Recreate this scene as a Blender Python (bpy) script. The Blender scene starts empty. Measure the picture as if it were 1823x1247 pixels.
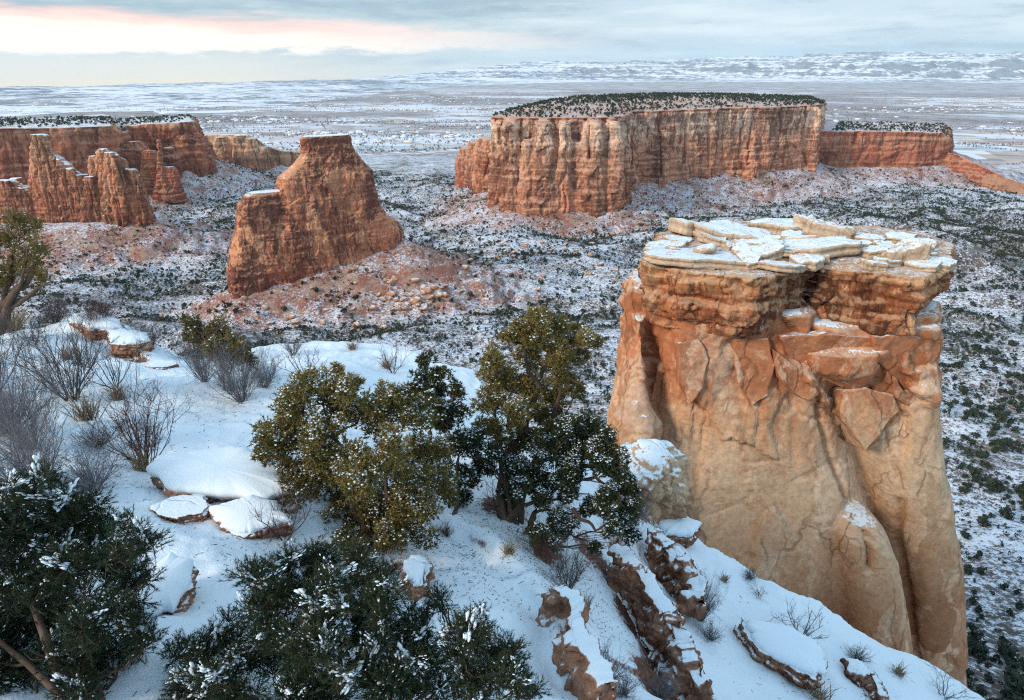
import bpy, math, random
import numpy as np
from mathutils import Vector, Matrix
from mathutils.bvhtree import BVHTree
R = math.radians
sc = bpy.context.scene
COL = sc.collection
# ------------------------------------------------------------------ camera
cd = bpy.data.cameras.new('camera'); cam = bpy.data.objects.new('camera', cd); COL.objects.link(cam)
PITCH = R(22.4); FPX = 1215.3
cd.lens = 24; cd.sensor_width = 36; cd.sensor_fit = 'HORIZONTAL'; cd.clip_start = 0.1; cd.clip_end = 90000
cam.location = (0, 0, 0); cam.rotation_euler = (R(90) - PITCH, 0, 0)
sc.camera = cam
# ------------------------------------------------------------------ exposure and sampling
sc.view_settings.view_transform = 'Standard'; sc.view_settings.look = 'None'
sc.view_settings.exposure = 0.36; sc.view_settings.gamma = 1.0
sc.render.engine = 'CYCLES'
cy = sc.cycles
cy.use_denoising = False; cy.filter_width = 1.15; cy.max_bounces = 5; cy.diffuse_bounces = 3; cy.glossy_bounces = 1
cy.volume_bounces = 1; cy.transparent_max_bounces = 4; cy.use_adaptive_sampling = False
# ------------------------------------------------------------------ node helper
class NT:
    def __init__(s, nt): s.nt = nt; nt.nodes.clear()
    def n(s, typ, **kw):
        x = s.nt.nodes.new('ShaderNode' + typ)
        for k, v in kw.items(): setattr(x, k, v)
        return x
    def put(s, sock, v):
        if hasattr(v, 'is_output'): s.nt.links.new(v, sock)
        elif isinstance(v, (tuple, list)) and len(v) == 3 and sock.type == 'RGBA': sock.default_value = (*v, 1)
        else: sock.default_value = v
    def m(s, op, a, b=0.0, c=None, clamp=False):
        x = s.n('Math', operation=op, use_clamp=clamp); s.put(x.inputs[0], a); s.put(x.inputs[1], b)
        if c is not None: s.put(x.inputs[2], c)
        return x.outputs[0]
    def vm(s, op, a, b):
        x = s.n('VectorMath', operation=op); s.put(x.inputs[0], a); s.put(x.inputs[1], b); return x.outputs[0]
    def mix(s, f, a, b, mode='MIX'):
        x = s.n('Mix', data_type='RGBA', blend_type=mode, clamp_factor=True)
        s.put(x.inputs[0], f); s.put(x.inputs[6], a); s.put(x.inputs[7], b); return x.outputs[2]
    def noise(s, vec, scale, detail=4.0, rough=0.55, dist=0.0):
        x = s.n('TexNoise'); s.put(x.inputs['Vector'], vec); x.inputs['Scale'].default_value = scale
        x.inputs['Detail'].default_value = detail; x.inputs['Roughness'].default_value = rough
        x.inputs['Distortion'].default_value = dist; return x.outputs['Fac']
    def vor(s, vec, scale, feature='F1', metric='EUCLIDEAN', out='Distance', rnd=1.0):
        x = s.n('TexVoronoi', feature=feature)
        if feature != 'DISTANCE_TO_EDGE': x.distance = metric
        s.put(x.inputs['Vector'], vec); x.inputs['Scale'].default_value = scale
        x.inputs['Randomness'].default_value = rnd; return x.outputs[out]
    def ss(s, v, lo, hi):
        x = s.n('MapRange', interpolation_type='SMOOTHSTEP'); s.put(x.inputs[0], v)
        s.put(x.inputs[1], lo); s.put(x.inputs[2], hi); x.inputs[3].default_value = 0; x.inputs[4].default_value = 1
        return x.outputs[0]
    def lin(s, v, lo, hi, a=0.0, b=1.0):
        x = s.n('MapRange'); s.put(x.inputs[0], v); s.put(x.inputs[1], lo); s.put(x.inputs[2], hi)
        s.put(x.inputs[3], a); s.put(x.inputs[4], b); return x.outputs[0]
    def ramp(s, f, stops, interp='LINEAR'):
        x = s.n('ValToRGB'); x.color_ramp.interpolation = interp; e = x.color_ramp.elements
        while len(e) < len(stops): e.new(0.5)
        for k, (p, c) in enumerate(stops): e[k].position = p; e[k].color = (*c, 1)
        s.put(x.inputs[0], f); return x.outputs[0]
    def sep(s, v):
        x = s.n('SeparateXYZ'); s.put(x.inputs[0], v); return x.outputs
    def comb(s, a, b, c):
        x = s.n('CombineXYZ')
        for k, v in enumerate((a, b, c)): s.put(x.inputs[k], v)
        return x.outputs[0]
    def bump(s, h, strength, dist):
        x = s.n('Bump'); s.put(x.inputs['Height'], h); x.inputs['Strength'].default_value = strength
        x.inputs['Distance'].default_value = dist; return x.outputs[0]
def srgb(r, g, b):
    f = lambda c: (c / 255 / 12.92) if c <= 10 else ((c / 255 + 0.055) / 1.055) ** 2.4
    return (f(r), f(g), f(b))
# ------------------------------------------------------------------ sky and sun
SUN_DIR = Vector((-0.72, -0.52, 0.46)).normalized()     # towards the sun
w = bpy.data.worlds.new('World'); sc.world = w; w.use_nodes = True
t = NT(w.node_tree)
sky = t.n('TexSky', sky_type='NISHITA'); sky.sun_disc = False
sky.sun_elevation = math.asin(SUN_DIR.z); sky.sun_rotation = math.atan2(SUN_DIR.x, SUN_DIR.y)
sky.air_density = 1.2; sky.dust_density = 0.6; sky.ozone_density = 2.0
d = t.n('TexCoord').outputs['Generated']
sx, sy, sz = t.sep(d)
az = t.m('MULTIPLY', t.m('ARCTAN2', sx, sy), 57.296)
el = t.m('MULTIPLY', t.m('ARCSINE', sz), 57.296)
nv = t.comb(t.m('MULTIPLY', az, 0.10), t.m('MULTIPLY', el, 0.85), 0.0)
n1 = t.m('SUBTRACT', t.noise(nv, 1.0, 6, 0.6, 0.3), 0.5)
nvb = t.comb(t.m('MULTIPLY', az, 0.045), t.m('MULTIPLY', el, 0.55), 3.7)
n2 = t.m('SUBTRACT', t.noise(nvb, 1.0, 4, 0.55, 0.4), 0.5)
nvc = t.comb(t.m('MULTIPLY', az, 0.32), t.m('MULTIPLY', el, 1.5), 8.1)
n3 = t.m('SUBTRACT', t.noise(nvc, 1.0, 7, 0.62, 0.2), 0.5)
# overcast base: pale grey blue on the left, clearer blue to the right
gl = t.mix(t.ss(el, 0.0, 5.0), srgb(196, 206, 206), srgb(176, 197, 204))
gr = t.mix(t.ss(el, 0.2, 3.0), srgb(163, 197, 219), srgb(193, 213, 226))
base = t.mix(t.ss(az, -20, 22), gl, gr)
light = srgb(222, 232, 238)
base = t.mix(t.m('MULTIPLY', t.ss(t.m('ADD', t.m('MULTIPLY', n2, 1.2), n1), -0.1, 0.45), 0.95), base, light)
base = t.mix(t.m('MULTIPLY', t.ss(t.m('ADD', n2, t.m('MULTIPLY', n3, 0.5)), 0.02, -0.25), 0.85), base, srgb(146, 172, 190))
# the break in the cloud: a cream and pink band, high on the left, thin towards the centre
top = t.m('ADD', t.lin(az, -34, 6, 3.95, 2.45), t.m('MULTIPLY', n1, 2.6))
bot = t.m('ADD', t.lin(az, -34, 6, 0.80, 1.50), t.m('MULTIPLY', n3, 2.6))
mt_ = t.m('SUBTRACT', top, el); mb_ = t.m('SUBTRACT', el, bot)
glow = t.m('MULTIPLY', t.ss(mt_, -0.35, 0.5), t.ss(mb_, -0.25, 0.35))
glow = t.m('MULTIPLY', glow, t.ss(az, 12, -12))
pink = t.mix(t.ss(mt_, 0.1, 1.5), srgb(243, 205, 196), (1.12, 1.0, 0.84))
pink = t.mix(t.ss(az, -22, 4), pink, srgb(246, 232, 226))
base = t.mix(glow, base, pink)
# cream low bank under the break
bank = t.m('MULTIPLY', t.ss(el, 1.5, 0.1), t.ss(az, -2, -24))
base = t.mix(t.m('MULTIPLY', bank, 0.92), base, srgb(231, 222, 203))
# small bright puffs on the right
puff = t.m('MULTIPLY', t.ss(t.m('ADD', n3, t.m('MULTIPLY', n1, 0.6)), 0.22, 0.42), t.ss(az, 0, 8))
base = t.mix(t.m('MULTIPLY', puff, 0.7), base, srgb(240, 243, 245))
# overhead the cloud sheet is brighter and blue
over = t.mix(t.ss(el, 6, 40), base, (0.42, 0.64, 0.88))
over = t.mix(t.m('MULTIPLY', t.ss(sz, 0.08, 0.3), t.ss(t.noise(d, 2.5, 4), 0.4, 0.7)), over, (0.56, 0.76, 0.93))
bg1 = t.n('Background'); t.put(bg1.inputs[0], sky.outputs[0]); bg1.inputs[1].default_value = 0.05
bg2 = t.n('Background'); t.put(bg2.inputs[0], over); bg2.inputs[1].default_value = 1.0
mixs = t.n('MixShader'); mixs.inputs[0].default_value = 0.9      # nearly full cloud cover
t.nt.links.new(bg1.outputs[0], mixs.inputs[1]); t.nt.links.new(bg2.outputs[0], mixs.inputs[2])
wo = t.n('OutputWorld'); t.nt.links.new(mixs.outputs[0], wo.inputs[0])
sl = bpy.data.lights.new('sun', 'SUN'); sl.energy = 2.3; sl.angle = R(14); sl.color = (1.0, 0.83, 0.66)
so = bpy.data.objects.new('sun', sl); COL.objects.link(so)
so.rotation_euler = SUN_DIR.to_track_quat('Z', 'Y').to_euler()
# ------------------------------------------------------------------ pixel <-> place
def ray(u, v):
    u = np.asarray(u, float); v = np.asarray(v, float)
    xc = (u - 911.5) / FPX; yc = (623.5 - v) / FPX; c, s = math.cos(PITCH), math.sin(PITCH)
    return np.stack([xc + 0 * yc, c + s * yc + 0 * xc, -s + c * yc + 0 * xc], -1)
def PD(u, v, D): r = ray(u, v); return r * (D / r[1])        # point seen at (u,v), D metres north of the camera
def PT(u, v, T): return ray(u, v) * T
def project(p):
    p = np.asarray(p, float); c, s = math.cos(PITCH), math.sin(PITCH)
    f = p[..., 1] * c - p[..., 2] * s; up = p[..., 1] * s + p[..., 2] * c
    return 911.5 + FPX * p[..., 0] / f, 623.5 - FPX * up / f, f
# ------------------------------------------------------------------ numpy noise
def _h(ix, iy, iz, seed):
    h = ix.astype(np.uint32) * np.uint32(374761393) + iy.astype(np.uint32) * np.uint32(668265263) \
        + iz.astype(np.uint32) * np.uint32(2246822519) + np.uint32(seed * 974711 % 4294967291)
    h = (h ^ (h >> np.uint32(13))) * np.uint32(1274126177)
    h = (h ^ (h >> np.uint32(15))) * np.uint32(2654435761)
    return h ^ (h >> np.uint32(16))
_G = np.array([[1,1,0],[-1,1,0],[1,-1,0],[-1,-1,0],[1,0,1],[-1,0,1],[1,0,-1],[-1,0,-1],[0,1,1],[0,-1,1],[0,1,-1],[0,-1,-1],
               [1,1,0],[-1,1,0],[0,-1,1],[0,-1,-1]], float)
def perlin(p, seed=0):
    i = np.floor(p).astype(np.int64); f = p - i; u = f * f * f * (f * (f * 6 - 15) + 10)
    out = 0
    for dx in (0, 1):
        wx = u[:, 0] if dx else 1 - u[:, 0]
        for dy in (0, 1):
            wy = u[:, 1] if dy else 1 - u[:, 1]
            for dz in (0, 1):
                wz = u[:, 2] if dz else 1 - u[:, 2]
                g = _G[_h(i[:, 0] + dx, i[:, 1] + dy, i[:, 2] + dz, seed) & np.uint32(15)]
                out = out + wx * wy * wz * (g[:, 0] * (f[:, 0] - dx) + g[:, 1] * (f[:, 1] - dy) + g[:, 2] * (f[:, 2] - dz))
    return out
def fbm(p, oct=4, seed=0, gain=0.5, ridged=False):
    a, s, tot = 1.0, 0, 0
    for k in range(oct):
        n = perlin(p * (2.03 ** k) + k * 17.3, seed + k * 7)
        if ridged: n = 0.5 - np.abs(n) * 1.6
        s = s + a * n; tot += a; a *= gain
    return s / tot
def worley(p, seed=0, centre=False):
    i = np.floor(p).astype(np.int64); f1 = np.full(len(p), 9.0); f2 = np.full(len(p), 9.0); cid = np.zeros(len(p), np.uint32); cen = np.zeros_like(p)
    for dx in (-1, 0, 1):
        for dy in (-1, 0, 1):
            for dz in (-1, 0, 1):
                c = i + (dx, dy, dz); h = _h(c[:, 0], c[:, 1], c[:, 2], seed)
                q = c + np.stack([(h & np.uint32(1023)) / 1023., ((h >> np.uint32(10)) & np.uint32(1023)) / 1023.,
                                  ((h >> np.uint32(20)) & np.uint32(1023)) / 1023.], -1)
                dd = np.sqrt(((q - p) ** 2).sum(1)); nb = dd < f1
                f2 = np.where(nb, f1, np.minimum(f2, dd)); cid = np.where(nb, h, cid); cen = np.where(nb[:, None], q, cen); f1 = np.where(nb, dd, f1)
    if centre: return f1, f2, cid, cen
    return f1, f2, ((cid ^ (cid >> np.uint32(7))) * np.uint32(2654435761) >> np.uint32(8) & np.uint32(65535)) / 65535.
def sstep(x, a, b):
    t_ = np.clip((x - a) / (b - a), 0, 1); return t_ * t_ * (3 - 2 * t_)
def xyz(x, y, z=0.0): return np.stack([x, y, np.zeros_like(x) + z], -1)
# ------------------------------------------------------------------ mesh helpers
def mesh_np(name, V, Fs, smooth=False):
    me = bpy.data.meshes.new(name); V = np.ascontiguousarray(V, np.float32)
    Fs = [np.asarray(F, np.int32) for F in (Fs if isinstance(Fs, list) else [Fs]) if len(F)]
    me.vertices.add(len(V)); me.vertices.foreach_set('co', V.ravel())
    lo = np.concatenate([F.ravel() for F in Fs]); cnt = np.concatenate([np.full(len(F), F.shape[1], np.int32) for F in Fs])
    st = np.concatenate([[0], np.cumsum(cnt)[:-1]]).astype(np.int32)
    me.loops.add(len(lo)); me.loops.foreach_set('vertex_index', lo)
    me.polygons.add(len(cnt)); me.polygons.foreach_set('loop_start', st)
    if smooth: me.polygons.foreach_set('use_smooth', np.ones(len(cnt), bool))
    me.update(calc_edges=True); return me
def attr(me, name, vals, domain='POINT'):
    a = me.attributes.new(name, 'FLOAT', domain); a.data.foreach_set('value', np.ascontiguousarray(vals, np.float32))
def link(name, me, mat=None, parent=None):
    o = bpy.data.objects.new(name, me); COL.objects.link(o)
    if mat is not None: me.materials.clear(); me.materials.append(mat)
    if parent is not None: o.parent = parent; o.matrix_parent_inverse = Matrix.Translation(parent.location).inverted()
    return o
def tag(o, label=None, cat=None, group=None, kind=None):
    for k, v in (('label', label), ('category', cat), ('group', group), ('kind', kind)):
        if v: o[k] = v
    return o
def empty(name, loc, label, cat, group=None):
    o = bpy.data.objects.new(name, None); COL.objects.link(o); o.location = Vector([float(q) for q in loc]); o.empty_display_size = 0.2
    return tag(o, label, cat, group)
class MB:
    def __init__(s): s.V = []; s.F3 = []; s.F4 = []; s.n = 0; s.A = []
    def add(s, V, F3=None, F4=None, a=0.0):
        V = np.asarray(V, float)
        if F3 is not None and len(F3): s.F3.append(np.asarray(F3) + s.n)
        if F4 is not None and len(F4): s.F4.append(np.asarray(F4) + s.n)
        s.V.append(V); s.n += len(V); s.A.append(np.zeros(len(V)) + a)
    def mesh(s, name, smooth=False, at=None):
        Fs = []
        if s.F3: Fs.append(np.concatenate(s.F3))
        if s.F4: Fs.append(np.concatenate(s.F4))
        me = mesh_np(name, np.concatenate(s.V), Fs, smooth)
        if at: attr(me, at, np.concatenate(s.A))
        return me
def tube(mb, pts, rad, sides=5, a=0.0):
    pts = np.asarray(pts, float); n = len(pts); T = np.gradient(pts, axis=0); T /= np.linalg.norm(T, axis=1)[:, None] + 1e-9
    ref = np.where(np.abs(T[:, 2:3]) > 0.9, np.array([[1., 0, 0]]), np.array([[0, 0, 1.]]))
    U = np.cross(T, ref); U /= np.linalg.norm(U, axis=1)[:, None] + 1e-9; W = np.cross(T, U)
    an = np.arange(sides) * 2 * np.pi / sides
    V = pts[:, None] + (U[:, None] * np.cos(an)[None, :, None] + W[:, None] * np.sin(an)[None, :, None]) * np.asarray(rad)[:, None, None]
    i = np.arange(n - 1)[:, None] * sides; j = np.arange(sides)[None]; k = (j + 1) % sides
    F = np.stack([i + j, i + k, i + sides + k, i + sides + j], -1).reshape(-1, 4)
    mb.add(V.reshape(-1, 3), None, F, a)
def ico(sub=1):
    import bmesh
    b = bmesh.new(); bmesh.ops.create_icosphere(b, subdivisions=sub, radius=1.0)
    V = np.array([v.co[:] for v in b.verts]); F = np.array([[v.index for v in f.verts] for f in b.faces]); b.free(); return V, F
ICO1, ICO2, ICO3 = ico(1), ico(2), ico(3)
# ------------------------------------------------------------------ materials
def newmat(name):
    m = bpy.data.materials.new(name); m.use_nodes = True; return m, NT(m.node_tree)
def finish(t, col, rough=0.9, normal=None, spec=0.2, **kw):
    b = t.n('BsdfPrincipled'); t.put(b.inputs['Base Color'], col); t.put(b.inputs['Roughness'], rough)
    b.inputs['Specular IOR Level'].default_value = spec
    if normal is not None: t.put(b.inputs['Normal'], normal)
    for k, v in kw.items(): t.put(b.inputs[k], v)
    o = t.n('OutputMaterial'); t.nt.links.new(b.outputs[0], o.inputs[0])
SNOW = (0.78, 0.86, 0.91)
def rock_mat(name, stops, zb, zt, S, varn=0.6, varn_col=(0.12, 0.05, 0.03), band=0.35, cell=0.25, streak=0.35,
             snow=(0.62, 0.8), crack=0.5, warp=0.5, bumpd=0.06, bands=3.0, pale=(0.55, 0.36, 0.22), palef=0.35, snowbreak=0.5, varnz=None, vt=(0.50, 0.60)):
    """layered sandstone; S is the size in metres of its main blocks"""
    m, t = newmat(name)
    g = t.n('NewGeometry'); p = g.outputs['Position']; x, y, z = t.sep(p); nz = t.sep(g.outputs['Normal'])[2]
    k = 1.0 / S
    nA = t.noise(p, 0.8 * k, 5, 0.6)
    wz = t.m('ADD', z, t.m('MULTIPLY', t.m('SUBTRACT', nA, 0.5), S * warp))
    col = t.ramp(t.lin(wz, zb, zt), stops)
    st = t.vm('MULTIPLY', p, (1.0, 1.0, 0.32))
    wv = t.n('TexNoise'); t.put(wv.inputs['Vector'], p); wv.inputs['Scale'].default_value = 1.1 * k; wv.inputs['Detail'].default_value = 4
    wofs = t.vm('MULTIPLY', t.vm('SUBTRACT', wv.outputs['Color'], (0.5, 0.5, 0.5)), (S * 0.9, S * 0.9, S * 0.9))
    stw = t.vm('ADD', st, wofs)
    # patches where slabs have come away, each with its own tone
    vc = t.n('TexVoronoi'); t.put(vc.inputs['Vector'], stw); vc.inputs['Scale'].default_value = 1.15 * k
    cv = t.sep(vc.outputs['Color'])
    col = t.mix(1.0, col, t.ramp(cv[0], [(0, (1 - cell,) * 3), (1, (1 + cell * 0.7,) * 3)]), 'MULTIPLY')
    nP = t.noise(stw, 1.6 * k, 5, 0.62)
    col = t.mix(t.m('MULTIPLY', t.m('MULTIPLY', t.ss(cv[1], 0.5, 0.75), t.ss(nP, 0.40, 0.55)), palef), col, pale)
    # beds
    bv = t.noise(t.comb(t.m('MULTIPLY', x, 0.06 * k), t.m('MULTIPLY', y, 0.06 * k), t.m('MULTIPLY', wz, bands * k)), 1.0, 6, 0.7)
    col = t.mix(band, col, t.ramp(bv, [(0.25, (0.35, 0.33, 0.33)), (0.48, (0.95, 0.93, 0.9)), (0.75, (1.35, 1.3, 1.25))]), 'MULTIPLY')
    # desert varnish: dark curtains running down the face
    nv = t.noise(t.vm('MULTIPLY', stw, (1.0, 1.0, 0.55)), 0.85 * k, 7, 0.66, 0.3)
    sv = t.noise(t.vm('MULTIPLY', p, (1.0, 1.0, 0.09)), 4.5 * k, 4, 0.6)
    vm_ = t.ss(t.m('ADD', t.m('ADD', nv, t.m('MULTIPLY', t.m('SUBTRACT', cv[2], 0.5), 0.22)), t.m('MULTIPLY', t.m('SUBTRACT', sv, 0.5), 0.28)), vt[0], vt[1])
    if varnz: vm_ = t.m('MULTIPLY', vm_, t.lin(t.ss(wz, varnz[0], varnz[1]), 0, 1, 0.18, 1)); varn_f = t.lin(t.ss(wz, varnz[0], varnz[1]), 0, 1, 0.3, 1)
    else: varn_f = 1.0
    col = t.mix(t.m('MULTIPLY', vm_, varn), col, varn_col)
    col = t.mix(t.m('MULTIPLY', t.ss(sv, 0.55, 0.72), streak), col, t.mix(0.65, col, varn_col))
    col = t.mix(t.m('MULTIPLY', t.ss(sv, 0.42, 0.28), streak * 0.6), col, pale)
    # a second, finer coat of varnish and bleached patches
    nf = t.noise(t.vm('MULTIPLY', stw, (1.0, 1.0, 0.6)), 3.1 * k, 7, 0.7, 0.4)
    col = t.mix(t.m('MULTIPLY', t.ss(nf, 0.53, 0.60), t.m('MULTIPLY', varn_f, varn * 0.75)), col, t.mix(0.25, varn_col, col))
    col = t.mix(t.m('MULTIPLY', t.ss(nf, 0.44, 0.36), palef * 0.75), col, pale)
    # thin dark partings between beds, pale dust and painted edge highlights on the ledges
    pb = t.m('MULTIPLY', t.ss(t.m('ABSOLUTE', t.m('SUBTRACT', bv, 0.5)), 0.022, 0.004), t.ss(nP, 0.42, 0.55))
    col = t.mix(t.m('MULTIPLY', pb, 0.55), col, varn_col)
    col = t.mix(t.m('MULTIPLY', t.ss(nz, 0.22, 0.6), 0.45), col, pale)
    # fine grain
    fg = t.noise(p, 9 * k, 6, 0.7)
    col = t.mix(0.55, col, t.ramp(fg, [(0.3, (0.5, 0.47, 0.46)), (0.52, (1, 1, 1)), (0.72, (1.4, 1.4, 1.4))]), 'MULTIPLY')
    # joints
    e1 = t.vor(t.vm('MULTIPLY', stw, (1, 1, 0.55)), 0.9 * k, 'DISTANCE_TO_EDGE')
    cr = t.m('MULTIPLY', t.ss(e1, 0.035, 0.0), t.ss(t.noise(p, 0.7 * k, 3), 0.42, 0.56))
    col = t.mix(t.m('MULTIPLY', cr, crack), col, (0.05, 0.022, 0.015))
    # snow lying on whatever faces up
    sn = t.noise(p, 3.0 * k, 6, 0.72); sn2 = t.noise(p, 14 * k, 3, 0.6)
    up = t.m('ADD', nz, t.m('ADD', t.m('MULTIPLY', t.m('SUBTRACT', sn, 0.5), snowbreak), t.m('MULTIPLY', t.m('SUBTRACT', sn2, 0.5), snowbreak * 0.8)))
    sm = t.ss(up, snow[0], snow[1])
    col = t.mix(sm, col, SNOW)
    h = t.m('ADD', t.m('ADD', t.m('MULTIPLY', fg, 0.5), t.m('MULTIPLY', bv, 0.5)), t.m('ADD', t.m('MULTIPLY', sn2, 0.25), t.m('MULTIPLY', cr, -0.6)))
    finish(t, col, 0.93, t.bump(h, 0.9, bumpd * S), 0.12)
    return m
def simple_mat(name, stops, scale=3.0, rough=0.85, bump=0.0, detail=5, stretch=None):
    m, t = newmat(name)
    p = t.n('TexCoord').outputs['Object']
    if stretch: p = t.vm('MULTIPLY', p, stretch)
    nn = t.noise(p, scale, detail, 0.65)
    finish(t, t.ramp(nn, stops), rough, t.bump(nn, 0.8, bump) if bump else None, 0.15); return m
def leaf_mat(name, stops, rough=0.75):
    """foliage: the tint attribute differs from leaf spray to leaf spray"""
    m, t = newmat(name)
    a = t.n('Attribute'); a.attribute_name = 'tint'
    n = t.noise(t.n('TexCoord').outputs['Object'], 2.0, 3)
    f = t.m('ADD', t.m('MULTIPLY', a.outputs['Fac'], 0.75), t.m('MULTIPLY', n, 0.3), clamp=True)
    finish(t, t.ramp(f, stops), rough, None, 0.15); return m
M = {}
M['bark'] = simple_mat('bark', [(0.3, (0.05, 0.032, 0.024)), (0.6, (0.13, 0.085, 0.062)), (0.8, (0.22, 0.16, 0.125))], 6, 0.9, 0.02, stretch=(1, 1, .3))
M['dead_wood'] = simple_mat('dead_wood', [(0.3, (0.10, 0.085, 0.08)), (0.7, (0.30, 0.27, 0.25))], 8, 0.9, 0.01, stretch=(1, 1, .3))
M['twig'] = simple_mat('twig', [(0.3, (0.055, 0.045, 0.045)), (0.7, (0.15, 0.125, 0.12))], 5)
M['twig_red'] = simple_mat('twig_red', [(0.3, (0.06, 0.035, 0.032)), (0.7, (0.16, 0.095, 0.085))], 5)
M['twig_grey'] = simple_mat('twig_grey', [(0.3, (0.11, 0.105, 0.115)), (0.7, (0.26, 0.25, 0.26))], 5)
M['dry_grass'] = simple_mat('dry_grass', [(0.3, (0.20, 0.14, 0.085)), (0.7, (0.42, 0.33, 0.22))], 8)
M['juniper_olive'] = leaf_mat('juniper_olive', [(0.1, (0.040, 0.038, 0.014)), (0.45, (0.15, 0.12, 0.036)), (0.75, (0.255, 0.195, 0.062)), (1, (0.30, 0.23, 0.10))])
M['juniper_dark'] = leaf_mat('juniper_dark', [(0.1, (0.018, 0.026, 0.014)), (0.5, (0.052, 0.064, 0.028)), (1, (0.13, 0.115, 0.045))])
M['pinyon'] = leaf_mat('pinyon', [(0.1, (0.010, 0.020, 0.012)), (0.55, (0.028, 0.048, 0.024)), (0.9, (0.07, 0.075, 0.03)), (1, (0.16, 0.085, 0.03))])
M['far_juniper'] = leaf_mat('far_juniper', [(0.1, (0.020, 0.030, 0.022)), (0.6, (0.045, 0.060, 0.038)), (1, (0.085, 0.095, 0.058))])
def snow_mat():
    m, t = newmat('snow'); p = t.n('NewGeometry').outputs['Position']
    n = t.noise(p, 30, 4, 0.6)
    finish(t, SNOW, 0.75, t.bump(n, 0.5, 0.01), 0.2); return m
M['snow'] = snow_mat()
def ground_mat():
    """trodden-in snow on the rim, soil and slickrock where it is thin or steep"""
    m, t = newmat('rim_snow'); g = t.n('NewGeometry'); p = g.outputs['Position']; nz = t.sep(g.outputs['Normal'])[2]
    a = t.n('Attribute'); a.attribute_name = 'bare'; ba = a.outputs['Fac']
    n1 = t.noise(p, 2.2, 6, 0.65); n2 = t.noise(p, 11, 5, 0.7); n3 = t.noise(p, 45, 3, 0.6)
    soil = t.ramp(n2, [(0.3, (0.06, 0.028, 0.02)), (0.55, (0.17, 0.08, 0.052)), (0.8, (0.30, 0.17, 0.11))])
    x, y, z = t.sep(p)
    bed = t.noise(t.comb(t.m('MULTIPLY', x, .5), t.m('MULTIPLY', y, .5), t.m('MULTIPLY', z, 7.0)), 1.0, 5, 0.7)
    rock = t.mix(0.8, t.ramp(bed, [(0.3, (0.08, 0.035, 0.025)), (0.45, (0.20, 0.09, 0.06)), (0.55, (0.34, 0.17, 0.11)), (0.75, (0.50, 0.30, 0.2))]), t.ramp(n2, [(.3, (.3, .27, .26)), (.5, (1, 1, 1)), (.7, (1.4, 1.4, 1.4))]), 'MULTIPLY')
    steep = t.ss(t.m('ADD', nz, t.m('MULTIPLY', t.m('SUBTRACT', n2, 0.5), 0.35)), 0.62, 0.45)
    bm = t.ss(t.m('ADD', ba, t.m('ADD', t.m('MULTIPLY', t.m('SUBTRACT', n1, 0.5), 0.7), t.m('MULTIPLY', t.m('SUBTRACT', n2, 0.5), 1.0))), 0.42, 0.58)
    speck = t.m('MULTIPLY', t.ss(t.m('ADD', n3, t.m('MULTIPLY', ba, 0.5)), 0.74, 0.86), 0.8)
    col = t.mix(bm, SNOW, soil); col = t.mix(speck, col, soil); col = t.mix(steep, col, rock)
    h = t.m('ADD', t.m('MULTIPLY', n1, 0.5), t.m('ADD', t.m('MULTIPLY', n2, t.lin(steep, 0, 1, 0.3, 1.2)), t.m('MULTIPLY', n3, 0.10)))
    finish(t, col, 0.85, t.bump(h, 0.5, 0.10), 0.2); return m
M['rim'] = ground_mat()
def canyon_mat():
    m, t = newmat('canyon_floor'); g = t.n('NewGeometry'); p = g.outputs['Position']; nz = t.sep(g.outputs['Normal'])[2]
    a = t.n('Attribute'); a.attribute_name = 'talus'; ta = a.outputs['Fac']
    a2 = t.n('Attribute'); a2.attribute_name = 'brush'; br = a2.outputs['Fac']
    n1 = t.noise(p, 0.012, 5, 0.6); n2 = t.noise(p, 0.09, 6, 0.72); n3 = t.noise(p, 0.55, 4, 0.7); n4 = t.noise(p, 0.03, 4)
    red = t.mix(t.ss(t.noise(p, .07, 5, .7), 0.42, 0.58), (0.28, 0.115, 0.08), (0.38, 0.25, 0.195))
    soil = t.mix(t.ss(ta, 0.05, 0.6), t.mix(t.ss(n4, .4, .6), (0.10, 0.085, 0.075), (0.17, 0.13, 0.11)), red)
    soil = t.mix(t.ss(n3, 0.5, 0.8), soil, t.mix(0.5, soil, (0.50, 0.33, 0.24)))
    cov = t.m('ADD', t.m('ADD', t.m('MULTIPLY', t.m('SUBTRACT', n2, 0.5), 0.9), t.m('MULTIPLY', t.m('SUBTRACT', n3, 0.5), 1.5)), t.m('MULTIPLY', t.m('SUBTRACT', n1, 0.5), 0.5))
    cov = t.m('SUBTRACT', t.m('SUBTRACT', cov, t.m('MULTIPLY', ta, 0.01)), t.m('MULTIPLY', br, 0.12))
    cov = t.m('ADD', cov, t.m('MULTIPLY', t.m('SUBTRACT', nz, 0.9), 1.2))
    n5 = t.noise(p, 1.7, 3, 0.7); cov = t.m('ADD', cov, t.m('MULTIPLY', t.m('SUBTRACT', n5, 0.5), 1.0))
    col = t.mix(t.ss(cov, -0.09, 0.25), soil, (0.74, 0.78, 0.85))
    finish(t, col, 0.92, t.bump(t.m('ADD', n2, t.m('MULTIPLY', n3, 0.4)), 0.7, 3.0), 0.1); return m
M['canyon'] = canyon_mat()
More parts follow.
